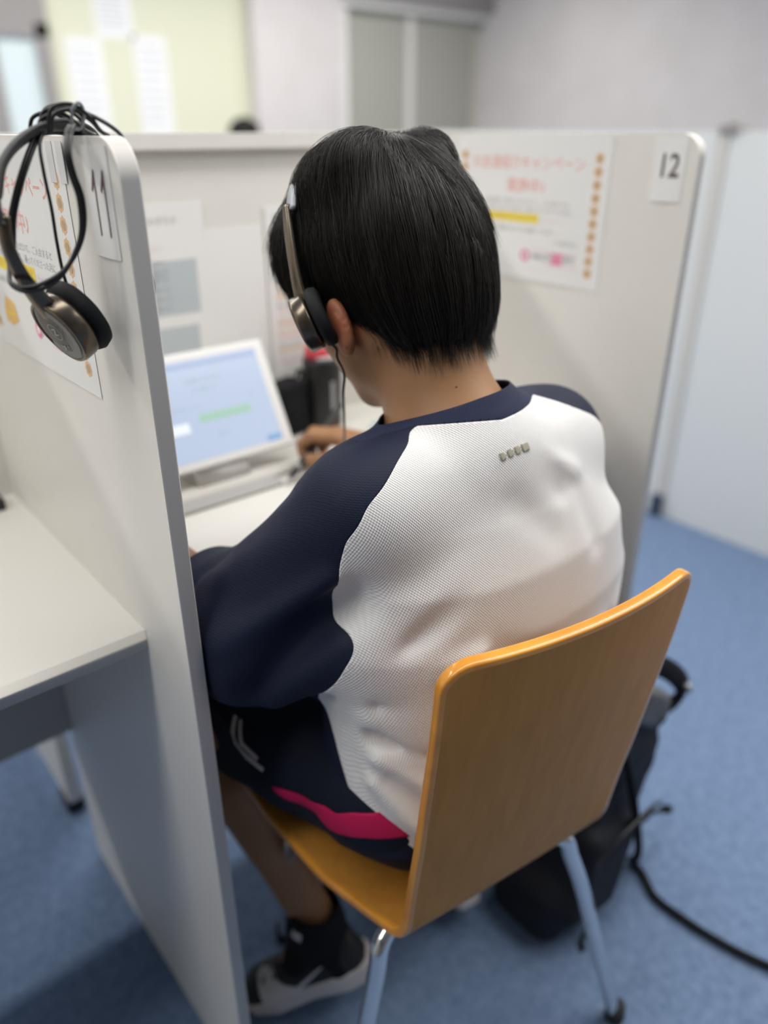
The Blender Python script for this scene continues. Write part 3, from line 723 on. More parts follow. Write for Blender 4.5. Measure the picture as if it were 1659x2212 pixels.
box('adapter_body', (.165, .208, 1.03, 1.066, .7202, .735), 'black_plastic', ad, .004, 3)
tube('adapter_cord', [(.166, 1.05, .727), (.13, 1.055, .724), (.05, 1.06, .7225), (-.1, 1.058, .7225)], .0018, 'black_plastic', ad)

# pen -------------------------------------------------------------------
pen = empty('pen', (.585, .862, .74)); tag(pen, 'slim dark pen held in the writing hand', 'pen')
pa = Vector((.535, .850, .7225)); pbv = Vector((.655, .872, .812)); pd = (pbv-pa).normalized(); L_ = (pbv-pa).length
lathe('barrel', [(0, .012), (.0030, .0125), (.0045, .026), (.0048, .09), (.0045, L_-.003), (.003, L_), (0, L_)], 'black_plastic', pen, pa, pd, 20)
lathe('tip', [(0, 0), (.0008, .001), (.0030, .0127), (0, .0127)], 'silver', pen, pa, pd, 16)
lathe('grip_ring', [(.0046, .030), (.0052, .031), (.0052, .036), (.0046, .037)], 'silver', pen, pa, pd, 20)

# ------------------------------------------------------------------ chair
ch = empty('chair', (.50, .50, 0)); tag(ch, 'orange lacquered bent plywood chair with chrome legs under the seated person', 'chair')
CU = Vector((.991, -.134, 0)); CV = Vector((.134, .991, 0)); CO = Vector((.491, .358, 0))
def cw(x, y, z): return CO+CU*x+CV*y+Vector((0, 0, z))
prof = [(-.0489, .802), (-.0470, .785), (-.0398, .72), (-.030, .65), (-.020, .58), (-.010, .52), (-.003, .475), (.002, .444), (.012, .421), (.032, .4095), (.065, .4085), (.12, .4125), (.20, .4225), (.28, .4310), (.34, .4335), (.370, .429), (.388, .418)]
PR = catmull([(a, 0, b) for a, b in prof], 5)[:, [0, 2]]; cum = np.concatenate([[0], np.cumsum(np.linalg.norm(np.diff(PR, axis=0), axis=1))]); Ltot = cum[-1]
ss = np.concatenate([.022*(1-np.cos(np.linspace(0, math.pi/2, 7)))[:-1], np.linspace(.022, Ltot-.05, 70), Ltot-.05*(1-np.sin(np.linspace(0, math.pi/2, 10)))[1:]])
hw = lambda s: float(np.interp(s, [0, .12, .30, .38, .42, .50, .60, .70, Ltot], [.1475, .146, .143, .143, .150, .178, .197, .206, .205]))
def corner_w(s):
    w_ = hw(s)-.004
    if s < .022: w_ -= .022-math.sqrt(max(0, .022**2-(.022-s)**2))
    e = Ltot-s
    if e < .05: w_ -= .05-math.sqrt(max(0, .05**2-(.05-e)**2))
    return w_
nt = 29; TT = np.sin(np.linspace(-math.pi/2, math.pi/2, nt)); TT = .5*TT+.5*np.linspace(-1, 1, nt)
def shell(sv, x):
    y = np.interp(sv, cum, PR[:, 0]); z = np.interp(sv, cum, PR[:, 1]); t = x/hw(sv)
    bow = np.interp(sv, [0, .28, .40, Ltot], [.020, .010, .0, .0]); dip = .010*np.interp(sv, [.42, .52, .70], [0, 1, .6])*(1-t*t)
    return np.array(cw(x, y-bow*(1-t*t)+bow*.2, z-dip))
mid = []; N_ = []
for s in ss:
    w_ = corner_w(s)
    for t in TT:
        x = w_*t; mid.append(shell(s, x)); e_ = .004; s0, s1 = max(s-e_, 0), min(s+e_, Ltot)
        nv = np.cross(shell(s1, x)-shell(s0, x), shell(s, x+e_)-shell(s, x-e_)); N_.append(nv/np.linalg.norm(nv))
mid = np.array(mid).reshape(len(ss), nt, 3); N_ = np.array(N_).reshape(len(ss), nt, 3)
H2 = .0062; nb = len(ss)*nt; VV = [*(mid+N_*H2).reshape(-1, 3), *(mid-N_*H2).reshape(-1, 3)]; FF = []; FI = []
for i in range(len(ss)-1):
    for j in range(nt-1):
        a = i*nt+j; FF.append((a, a+1, a+nt+1, a+nt)); FF.append((nb+a, nb+a+nt, nb+a+nt+1, nb+a+1)); FI += [0, 0]
loop = [(0, j) for j in range(nt)]+[(i, nt-1) for i in range(1, len(ss))]+[(len(ss)-1, j) for j in range(nt-2, -1, -1)]+[(i, 0) for i in range(len(ss)-2, 0, -1)]
nl = len(loop); lp = np.array([mid[a] for a in loop]); lN = np.array([N_[a] for a in loop]); lT = np.roll(lp, -2, 0)-np.roll(lp, 2, 0)
lO = np.cross(lN, lT); lO /= np.linalg.norm(lO, axis=1)[:, None]; cen = mid[np.clip(np.array([a[0] for a in loop]), 4, len(ss)-5), nt//2]
lO *= np.sign(((lp-cen)*lO).sum(1))[:, None]
for _ in range(3): lO = (lO+np.roll(lO, 1, 0)+np.roll(lO, -1, 0)); lO /= np.linalg.norm(lO, axis=1)[:, None]
NR = 7; rings = [[a*nt+b for a, b in loop]]
for k in range(1, NR):
    th = math.pi/2-math.pi*k/NR; c_, s_ = abs(math.cos(th))**.5, math.sin(th); c0 = len(VV)
    VV += [*(lp+lN*H2*math.copysign(abs(s_)**.5, s_)+lO*H2*c_)]; rings.append(list(range(c0, c0+nl)))
rings.append([nb+a*nt+b for a, b in loop])
for k in range(NR):
    for m in range(nl):
        n2 = (m+1) % nl; FF.append((rings[k][m], rings[k+1][m], rings[k+1][n2], rings[k][n2])); FI.append(1)
me = bpy.data.meshes.new('shell'); me.from_pydata([tuple(map(float, v)) for v in VV], [], FF); me.polygons.foreach_set('material_index', FI); me.update()
bm = bmesh.new(); bm.from_mesh(me); bmesh.ops.recalc_face_normals(bm, faces=bm.faces)
bm_obj('seat_shell', bm, ['wood', 'wood_edge'], ch, True)
def leg(P, foot):
    l = tube('leg', P, .0105, 'chrome', ch, 16, 12)
    q = Vector(P[-1]); lathe('rubber_foot', [(0, -.0), (.0135, 0), (.0145, .004), (.0135, .028), (.0, .029)], 'rubber', l, (q.x, q.y, 0), (0, 0, 1), 20)
leg([(.43, .425, .395), (.375, .418, .397), (.345, .412, .385), (.332, .406, .350), (.312, .400, .28), (.279, .389, .14), (.247, .378, .006)], 0)
leg([(.53, .412, .395), (.575, .385, .398), (.600, .366, .392), (.610, .358, .360), (.630, .345, .29), (.666, .322, .14), (.700, .301, .006)], 0)
leg([(.46, .59, .404), (.41, .605, .405), (.378, .617, .39), (.370, .626, .35), (.385, .675, .18), (.398, .722, .006)], 0)
leg([(.58, .58, .404), (.64, .585, .405), (.672, .590, .39), (.680, .600, .35), (.705, .640, .18), (.730, .680, .006)], 0)
bm = bmesh.new(); bx(bm, .425, .445, .42, .61, .398, .408); bx(bm, .525, .545, .40, .60, .398, .408); bx(bm, .43, .54, .50, .52, .398, .408)
bm_obj('under_seat_frame', bm, 'chrome', ch, True, .002)

# ------------------------------------------------------------------ the seated person
FOLDS += [
 ((.366, .440, .690), (.47, .372, .700), .010, -.0065), ((.366, .452, .705), (.44, .375, .745), .011, .0060), ((.360, .455, .72), (.42, .385, .80), .012, -.0055),
 ((.362, .445, .672), (.50, .366, .665), .012, .0080), ((.36, .440, .650), (.45, .368, .612), .010, -.0085), ((.358, .430, .628), (.42, .368, .565), .009, .0085),
 ((.362, .415, .610), (.400, .372, .565), .009, -.0040), ((.350, .430, .600), (.385, .380, .535), .009, .0050), ((.47, .366, .66), (.62, .366, .69), .018, .0045), ((.50, .366, .63), (.64, .366, .645), .016, -.005),
 ((.354, .470, .650), (.352, .455, .600), .007, -.0015), ((.40, .375, .76), (.52, .362, .715), .014, -.0035), ((.47, .41, .90), (.42, .40, .86), .010, .0025),
 ((.53, .39, .90), (.57, .40, .86), .010, -.004), ((.56, .405, .905), (.60, .415, .87), .012, .0045), ((.50, .40, .87), (.545, .385, .83), .016, -.003), ((.60, .40, .86), (.61, .385, .80), .014, -.0035),
 # left sleeve
 ((.345, .500, .86), (.275, .585, .785), .013, .0070), ((.350, .46, .80), (.285, .53, .70), .020, -.015), ((.335, .47, .82), (.265, .545, .745), .013, .009),
 ((.345, .47, .75), (.30, .52, .675), .014, .010), ((.36, .47, .72), (.325, .50, .66), .010, -.012), ((.30, .60, .81), (.262, .60, .77), .010, -.006), ((.28, .565, .80), (.258, .57, .75), .011, .006),
 ((.42, .50, .935), (.38, .515, .93), .008, -.004), ((.43, .47, .915), (.40, .475, .90), .010, .0035), ((.345, .555, .87), (.335, .53, .895), .007, -.004),
 # right side
 ((.70, .42, .74), (.66, .385, .70), .012, .005), ((.71, .43, .70), (.64, .378, .655), .012, -.005), ((.715, .44, .80), (.70, .42, .72), .012, -.004)]
V, F = sdf_mesh(skin_sdf, (.22, .34, .0), (.80, .97, 1.21), .0030)
V = smooth_v(V, F, 1, .4)
person = tri_obj('person', V, F, 'skin'); tag(person, 'person with short black hair seated on the plywood chair, writing in headphones', 'person')
bodybvh = mesh_bvh(V, F)
# moles on the nape
for px, pz in (((.487, .47, .965), .0011), ((.560, .47, .985), .0009)):
    hit = bodybvh.ray_cast(Vector((px[0]-.1, px[1]-.15, px[2]+.03)), Vector((.1, .15, -.03)).normalized())
    if hit[0]: lathe('mole', [(pz, -.0004), (pz*.8, .0003), (0, .0005)], 'mole', person, hit[0], hit[1], 12)
for s in (-1, 1):
    c = h2w((s*.031*HS, .0815*HS, -.004*HS)); V2, F2 = sdf_mesh(lambda p: sphere(p, c, .0105), c-.015, c+.015, .0015)
    eb = tri_obj('eyeball', V2, F2, 'white_plastic', person)
    c2 = h2w((s*.031*HS, .0900*HS, -.006*HS)); V2, F2 = sdf_mesh(lambda p: sphere(p, c2, .0042), c2-.008, c2+.008, .001); tri_obj('iris', V2, F2, 'black_plastic', eb)
# shirt: cut into its panels along the seams
V, F = sdf_mesh(shirt_sdf, (.235, .33, .47), (.86, .76, 1.0), .0035)
V = smooth_v(V, F, 1, .5); T = tris(F); shirtbvh = mesh_bvh(V, T)
(V, T), _ = clip(V, T, f_neck)
_, (V, T) = clip(V, T, lambda p: -f_hem(p))
(V, T), _ = clip(V, T, cuff(ELL_, WRL, .058)); (V, T), _ = clip(V, T, cuff(ELR, WRR, .050))
(V, T), colr = clip(V, T, f_collar)
(SLV, SLT), (V, T) = clip(V, T, f_left); (SRV, SRT), (V, T) = clip(V, T, f_right)
(BV, BT_), (FV, FT) = clip(V, T, f_side)
shirt = tri_obj('shirt', BV, BT_, 'white_knit', person, thick=.0016); tag(shirt, 'white ribbed back of the loose shirt')
def sub(name, V, T, m, par, lab=None):
    o = tri_obj(name, V, T, m, None, thick=.0016); o.parent = par
    if lab: tag(o, lab)
    return o
sub('front_panel', FV, FT, 'navy_knit', shirt, 'navy front of the shirt')
sub('sleeve', SLV, SLT, 'navy_knit', shirt, 'navy raglan sleeve on the left arm'); sub('sleeve', SRV, SRT, 'navy_knit', shirt, 'navy raglan sleeve on the right arm')
sub('collar', colr[0], colr[1], 'navy_rib', shirt, 'navy ribbed collar')
# four little bars printed below the collar
ou = Vector((.585, -.16, .17)).normalized()
o0 = Vector((.494, .422, .911)); on = Vector((-.05, -.62, .78)).normalized(); uu = Vector((1, -.06, .06)).normalized(); vv_ = on.cross(uu).normalized()
for x0, x1 in ((0, .0105), (.0155, .0265), (.0310, .0430), (.0470, .0640)):
    w_ = x1-x0; poly = [(x0+.0022, -.0065), (x1-.0015, -.0065), (x1, -.0028), (x1, .0036), (x1-.0035, .0075), (x0, .0060), (x0, -.002)]
    decal('printed_bar', shirtbvh, o0, uu, vv_, [(a*.56, b*.52) for a, b in poly], 'reflect', shirt, .0004, .002)
# shorts
V, F = sdf_mesh(shorts_sdf, (.30, .33, .43), (.75, .88, .66), .004); V = smooth_v(V, F, 1, .5); T = tris(F)
(V, T), _ = clip(V, T, lambda p: (p[:, 1]-.765+.25*(p[:, 2]-.5)).astype(np.float32))
shortbvh = mesh_bvh(V, T)
sh = tri_obj('shorts', V, T, 'navy_short', person, thick=.0016); tag(sh, 'dark navy sports shorts')
decal('side_stripe', shortbvh, (.28, .485, .530), (.1, -.96, .25), (0, .25, .96), [(-.076, .000), (-.060, -.008), (-.035, -.012), (-.015, -.011), (.010, -.017), (.035, -.013), (.060, -.010), (.095, -.012), (.095, .020), (.050, .018), (.030, .012), (.012, .014), (-.015, .007), (-.045, .008), (-.076, .007)], 'magenta', sh, .0008, .004)
for cv in ([(-.026, .022), (-.0215, .022), (-.0075, -.0015), (.038, -.0105), (.037, -.0160), (-.012, -.0065)], [(-.0165, .022), (-.013, .022), (.0015, .0045), (.028, -.0015), (.027, -.0065), (-.001, .0005)]):
    decal('chevron_print', shortbvh, (.28, .615, .545), (0, -1, 0), (0, 0, 1), cv, 'print_grey', sh, .0008, .004)
# socks and shoes
def footwear(an, heel, toe, side):
    an = np.array(an); heel = np.array(heel); toe = np.array(toe); ax = (toe-heel)/np.linalg.norm(toe-heel)
    up = np.array((0, 0, 1.))-ax*ax[2]; up /= np.linalg.norm(up); lat = np.cross(ax, up); L = np.linalg.norm(toe-heel)
    R_ = np.stack([lat, ax, up], 1).astype(np.float32); o = heel.astype(np.float32)
    def sole(p):
        q = (p-o) @ R_; y = q[:, 1]/L; wid = np.interp(y, [0, .15, .45, .72, .92, 1.0], [.024, .032, .031, .040, .034, .020])
        th = np.interp(y, [0, .5, 1], [.040, .034, .024]); d = np.abs(q[:, 0])-wid
        d = smax(d, np.abs(q[:, 1]-L/2)-L/2-.010, .016); return smax(d, np.abs(q[:, 2]-th/2)-th/2, .006)
    def upper(p):
        q = (p-o) @ R_; y = q[:, 1]/L; wid = np.interp(y, [0, .15, .45, .72, .92, 1.0], [.024, .030, .030, .037, .032, .018])
        hgt = np.interp(y, [-.05, .05, .28, .45, .70, .90, 1.02], [.075, .082, .078, .070, .048, .038, .024])
        e = ((np.abs(q[:, 0])/wid)**2.4+(np.maximum(q[:, 2]-.016, 0)/(hgt-.012))**2.2)**(1/2.3)-1
        d = e*.028; d = smax(d, np.abs(q[:, 1]-L/2)-L/2-.006, .02); return smax(d, .014-q[:, 2], .004)
    lo = np.minimum(np.minimum(heel, toe), an)-.06; hi = np.maximum(np.maximum(heel, toe), an)+.08
    ins = heel+ax*L*.50+up*.046
    sock = lambda p: np.minimum(su(cone(p, an, ins, .034, .026), su(cone(p, an+(heel-an)*-.05, an+(heel+ax*.03-an)*.75, .034, .036), cone(p, an+np.array((0, 0, .03)), an, .0335, .034), .02), .02), 9)
    V, F = sdf_mesh(sock, lo, hi+.03, .003); T = tris(F); (V, T), _ = clip(V, T, lambda p: (p[:, 2]-an[2]-.035).astype(np.float32))
    sk = tri_obj('sock', V, T, 'black_cloth', person, thick=.0015); tag(sk, 'black ankle sock')
    sb = mesh_bvh(V, T)
    V, F = sdf_mesh(upper, lo, hi, .003); V = smooth_v(V, F, 1); u = tri_obj('shoe', V, F, 'shoe_black', person); tag(u, 'black sports shoe with white sole and white curved side mark'); ub = mesh_bvh(V, F)
    V, F = sdf_mesh(sole, lo, hi, .003); sl = tri_obj('sole', V, F, 'white_rubber', None); sl.parent = u
    sgn = side
    uu = Vector(ax)*-sgn; vv = Vector(up)
    oo = Vector(heel+ax*L*.52+lat*(-sgn)*.0+up*.040)
    sw = [(-.050, .004), (-.046, -.012), (-.030, -.019), (-.008, -.014), (.050, .022), (.000, -.002), (-.020, -.006), (-.030, -.002), (-.034, .010), (-.040, .016)]
    sw = [(a*1.2, b*1.25+.002) for a, b in sw]
    if sgn < 0: sw = [(-a, b) for a, b in sw][::-1]
    n = uu.cross(vv)
    decal('curved_mark', ub, oo, uu, vv, sw, 'print_grey', u, .0008, .005)
    V, F = tube_arr(catmull([np.array(heel)+ax*L*.5+up*.074+lat*s*.012 for s in (-1, 1)], 3), .002)
    for k in range(4):
        c = heel+ax*L*(.50+.07*k); z = .074-.0075*k
        P = [c+lat*-.018+up*(z-.010), c+up*(z+.001), c+lat*.018+up*(z-.010)]
        V, F = tube_arr(catmull(P, 5), .0018, 6); lc = link('lace', py_mesh('lace', V, F), 'shoe_black'); lc.parent = u
    d0 = an+np.array((-.04, -.01, .012)); decal('logo_print', sb, d0-np.array((.02, 0, 0)), (0, -1, 0), (0, 0, 1), [(-.008, -.006), (.008, -.006), (.008, .007), (-.008, .007)], 'print_grey', sk, .0008, .004)
footwear(ANL, (.448, .562, .062), (.302, .672, .004), 1)
footwear(ANR, (.640, .545, .050), (.668, .745, .006), 1)
# hair ---------------------------------------------------------------
V, F = sdf_mesh(hair_sdf, (.33, .40, .90), (.63, .74, 1.24), .0035)
V = smooth_v(V, F, 2, .5); capV, capT = V, tris(F)
a, b, c = (capV[capT[:, i]] for i in range(3)); area = np.linalg.norm(np.cross(b-a, c-a), axis=1)
NS = 30000
ti = RNG.choice(len(capT), NS, p=area/area.sum()); r1, r2 = np.sqrt(RNG.rand(NS, 1)), RNG.rand(NS, 1)
P0 = (a[ti]*(1-r1)+b[ti]*r1*(1-r2)+c[ti]*r1*r2).astype(np.float32)
def grad(p, fn, e=.0015):
    g = np.stack([fn(p+A(*(e if k == j else 0 for k in range(3))))-fn(p-A(*(e if k == j else 0 for k in range(3)))) for j in range(3)], 1)
    return g/(np.linalg.norm(g, axis=1)[:, None]+1e-9)
WH = h2w((.006, -.058, .092)).astype(np.float32)
def noise3(p, f, ph):
    return np.sin(p[:, 0]*f+ph+1.7*np.sin(p[:, 1]*f*.7+ph*2))*np.cos(p[:, 1]*f*1.1-ph)+np.sin(p[:, 2]*f*.9+ph*3+p[:, 0]*f*.6)
NSEG = 9; ln = RNG.uniform(.045, .085, NS).astype(np.float32); pts = [P0]; p = P0.copy(); g0 = grad(P0, hair_sdf)
clump = noise3(P0, 190, .3)*.5+noise3(P0, 420, 1.1)*.35
lift = (RNG.uniform(-.0022, .0028, NS)+.0034*clump).astype(np.float32)
fly = RNG.rand(NS) < .03
q0 = (P0-HC.astype(np.float32)) @ HR.astype(np.float32)
frz = RNG.normal(0, .05, (NS, 3)).astype(np.float32)
for k in range(NSEG):
    g = grad(p, hair_sdf); away = p-WH; dist = np.linalg.norm(away, axis=1)[:, None]; away = away/(dist+1e-6)
    sw = np.cross(g, away)*np.clip(.045-dist, 0, .045)*14
    q = (p-HC.astype(np.float32)) @ HR.astype(np.float32)
    down = HR[:, 2].astype(np.float32)*-.75+A(0, 0, -.25)
    wgt = np.clip((dist-.035)/.05, 0, 1)
    d = away*(1.15-wgt*.75)+down*(.15+1.1*wgt)+sw+frz
    d = d+np.stack([noise3(P0, 75, .2), noise3(P0, 75, 2.2), noise3(P0, 75, 4.2)], 1)*.24*(k/NSEG)+np.stack([noise3(P0, 240, .9), noise3(P0, 240, 3.1), noise3(P0, 240, 5.2)], 1)*.10
    below = np.clip((hairline(q/.895)*.895+.004-q[:, 2])/.006, 0, 1)[:, None]        # past the hemline: hang free
    d = d*(1-below)+(down*1.0-g*np.clip(g[:, 2:3]+.5, 0, 1)*.15+frz*3)*below
    d = d-g*(d*g).sum(1)[:, None]*(1-below); d = d/(np.linalg.norm(d, axis=1)[:, None]+1e-9)
    p = p+d*(ln/NSEG)[:, None]
    sd = hair_sdf(p); inside = (q[:, 2] > -.085)
    t = (k+1)/NSEG; tgt = lift*(.4+.8*t)+.0005+np.where(fly, .0055*t, 0)+.0014*clump*t
    corr = (tgt-sd)*np.where(sd > .006, 0.0, 1.0); corr = np.where((grad(p, hair_sdf)[:, 2] < -.55) & (sd > -.001), np.clip(corr, -.0008, .0008), corr)
    corr = corr*(1-below[:, 0])
    p = (p+grad(p, hair_sdf)*corr[:, None]).astype(np.float32); pts.append(p)
pts = np.stack(pts, 1)                      # NS, NSEG+1, 3
# strands gather into locks: each follows its nearest guide towards the tip
gi = RNG.choice(NS, 900, replace=False); GR = P0[gi]; near = np.concatenate([((P0[i:i+3000, None]-GR[None])**2).sum(2).argmin(1) for i in range(0, NS, 3000)])
tt = (np.arange(NSEG+1)/NSEG)[None, :, None]; wcl = (.62*np.interp(q0[:, 2], [-.09, -.03], [.35, 1])[:, None, None]*RNG.uniform(.4, 1.1, (NS, 1, 1))*tt**1.3)
own = pts-pts[:, :1]; gd = (pts[gi]-pts[gi][:, :1])[near]; sc_ = (ln/ln[gi][near])[:, None, None]
tgtp = pts[gi][near]*1.0; pts = (pts*(1-wcl)+(pts[:, :1]*.35+tgtp[:, :1]*.65+gd*sc_)*wcl).astype(np.float32)
# drop strands that wander beyond the hemline by too much
qe = (pts[:, -1]-HC.astype(np.float32)) @ HR.astype(np.float32)
ok = (qe[:, 2] > -.150) & (hair_sdf(pts[:, -1]) < .030); pts = pts[ok]; g0 = g0[ok]; n = len(pts); K = NSEG+1
rad = np.interp(np.linspace(0, 1, K), [0, .15, .7, 1], [.00010, .00022, .00019, .00003])*RNG.uniform(.7, 1.25, (n, 1))
tg = np.gradient(pts, axis=1); tg /= np.linalg.norm(tg, axis=2)[..., None]+1e-9
s1 = np.cross(tg, np.repeat(g0[:, None], K, 1)); s1 /= np.linalg.norm(s1, axis=2)[..., None]+1e-9; s2 = np.cross(tg, s1)
ring = np.stack([pts+rad[..., None]*(math.cos(t)*s1+math.sin(t)*s2) for t in (0, 2.094, 4.189)], 2)   # n,K,3,3
HV = ring.reshape(-1, 3); base = (np.arange(n)*K*3)[:, None, None]; kk = (np.arange(K-1)*3)[None, :, None]; jj = np.arange(3)[None, None, :]; j2 = (np.arange(3)+1) % 3
HF = np.stack([base+kk+jj, base+kk+j2[None, None], base+kk+3+j2[None, None], base+kk+3+jj], -1).reshape(-1, 4)
hair = tri_obj('hair', HV, HF, 'hair', person); tag(hair, 'straight black hair falling from the crown')
o = tri_obj('hair_mass', capV-0*capV, capT, 'hair_cap', None); o.parent = hair
for m_ in [o]:
    dm = m_.modifiers.new('shrink', 'DISPLACE'); dm.strength = -.0018; dm.mid_level = 0

# ------------------------------------------------------------------ headsets
def ear_cup(root, c, n, up, r=.0275, mark=True):
    """cup whose outer disc faces along n; cushion behind it"""
    c = Vector(c); n = Vector(n).normalized()
    cup = lathe('ear_cup', [(0, -.004), (r*.97, -.004), (r*1.0, -.001), (r*1.0, .008), (r*.96, .0105), (r*.90, .0110), (r*.885, .0100), (0, .0100)], 'bronze', root, c, n, 48)
    lathe('cup_disc', [(r*.885, .0100), (r*.87, .0107), (r*.6, .0113), (0, .0116)], 'gloss_black', cup, c, n, 48)
    cu = lathe('cushion', [(0, -.0045), (r*.80, -.0045), (r*1.02, -.0065), (r*1.08, -.0105), (r*1.02, -.0165), (r*.85, -.0185), (r*.5, -.0175), (0, -.016)], 'cushion', root, c, n, 48)
    if mark:
        u = Vector(up); u = (u-n*u.dot(n)).normalized(); s = u.cross(n)
        def pl(x, y, h=.0119): return tuple(c+s*x+u*y+n*h)
        P = []
        k = 30; V = [pl(r*.84*math.cos(a), r*.84*math.sin(a), .0113) for a in np.linspace(math.radians(-155), math.radians(80), k)]
        P.append((V, [tuple(range(k))], 0))
        for i in range(32):
            a0, a1 = 2*math.pi*i/32, 2*math.pi*(i+1)/32
            P.append(([pl(.0068*math.cos(a0), .0068*math.sin(a0)+.002), pl(.0073*math.cos(a0), .0073*math.sin(a0)+.002), pl(.0073*math.cos(a1), .0073*math.sin(a1)+.002), pl(.0068*math.cos(a1), .0068*math.sin(a1)+.002)], [(0, 1, 2, 3)], 1))
        for seg in (((-.003, .0045), (.003, .0045)), ((.003, .0045), (-.003, -.0005)), ((-.003, -.0005), (.003, -.0005)), ((-.008, -.010), (-.002, -.013)), ((-.002, -.010), (-.006, -.0145)), ((.0, -.0115), (.003, -.0115))):
            (x0, y0), (x1, y1) = seg; d = Vector((x1-x0, y1-y0)); nn = Vector((-d.y, d.x)).normalized()*.0005
            P.append(([pl(x0+nn.x, y0+nn.y), pl(x1+nn.x, y1+nn.y), pl(x1-nn.x, y1-nn.y), pl(x0-nn.x, y0-nn.y)], [(0, 1, 2, 3)], 1))
        keep(link('disc_print', join_meshes(P), ['disc_grey', 'disc_line'], None, False), cup)
    return cup
# the one hung over partition 11
h1 = empty('headset', (.21, .62, PT)); tag(h1, 'bronze and black headset hung over the partition by sign 11', 'headset', 'wired headsets')
cA = Vector((.1955, .606, 1.042)); nA = Vector((-.865, -.171, -.44))
ear_cup(h1, cA, nA, (.1, .2, 1)); cB = Vector((.2780, .700, 1.05)); ear_cup(h1, cB, (.3, 1, .05), (0, 0, 1), mark=False)
tube('band', [(.1600, .588, 1.118), (.158, .590, 1.130), (.166, .600, 1.150), (.184, .612, 1.167), (.210, .626, 1.1775), (.235, .640, 1.1785), (.256, .655, 1.170), (.270, .675, 1.145), (.276, .690, 1.11)], .0052, 'band_black', h1, 14, 10, flat=(.55, 1.1), up=(-.6, .4, .7))
tube('band_pad', [(.163, .602, 1.135), (.175, .614, 1.156), (.198, .628, 1.171), (.225, .642, 1.1765), (.248, .655, 1.1715)], .0048, 'cushion', h1, 12, 10, flat=(.6, 1.0), up=(-.6, .4, .7))
tube('arm', [(.1595, .587, 1.124), (.1585, .586, 1.105), (.164, .589, 1.085), (.175, .595, 1.066), (.1855, .601, 1.052)], [.0042, .0044, .005, .0065, .008], 'bronze', h1, 12, 10, flat=(.5, 1.15), up=(-.62, -.78, .06))
tube('arm', [(.276, .690, 1.115), (.279, .694, 1.09), (.280, .698, 1.065)], [.0042, .006, .008], 'bronze', h1, 12, 8, flat=(.5, 1.1), up=(.3, 1, .05))
def cord(P, r=.0016): return tube('cord', P, r, 'black_plastic', h1, 8, 8)
for dx in (0, .0028):
    cord([(.2235-dx, .603, 1.1785), (.214-dx, .585, 1.174), (.2075-dx, .576, 1.162), (.208-dx, .575, 1.149), (.211-dx, .575, 1.133), (.209-dx, .575, 1.115-dx), (.202-dx, .5755, 1.100-dx*.8), (.190-dx*.6, .576, 1.087-dx), (.176, .577, 1.080-dx*1.2), (.163, .579, 1.0775-dx), (.1565, .590, 1.080-dx*.3), (.1625+dx*.3, .608, 1.088), (.166+dx, .611, 1.100), (.171+dx, .611, 1.121), (.180+dx, .612, 1.141), (.190+dx, .616, 1.157), (.203+dx, .626, 1.172), (.214+dx, .634, 1.180)])
cord([(.216, .632, 1.180), (.203, .618, 1.168), (.1995, .611, 1.150), (.200, .610, 1.125), (.1995, .610, 1.103), (.200, .610, 1.080), (.2025, .609, 1.061), (.2035, .607, 1.052)], .0013)
for k in range(6):
    x = .2215+.004*math.sin(k*2.1); y = .612+.006*k; hh = 1.186+.003*math.cos(k*1.7)
    cord([(x-.012, y+.004, 1.174), (x-.008, y+.002, hh), (x+.004, y-.004, hh+.003), (x+.014, y-.008, hh-.004), (x+.020, y-.010+.004*k, 1.1755), (x+.028, y-.004+.002*k, 1.172)], .0015)
cord([(.214, .640, 1.181), (.224, .622, 1.190), (.236, .606, 1.186), (.250, .590, 1.174), (.254, .590, 1.16)], .0015)
V, F = tube_arr(catmull([(.2265, .612, 1.178), (.2245, .605, 1.188), (.2295, .603, 1.193), (.2345, .609, 1.186), (.2325, .616, 1.177)], 6, True), .0012, 6, closed=True); keep(link('twist_tie', py_mesh('tie', V, F), 'band_grey'), h1)
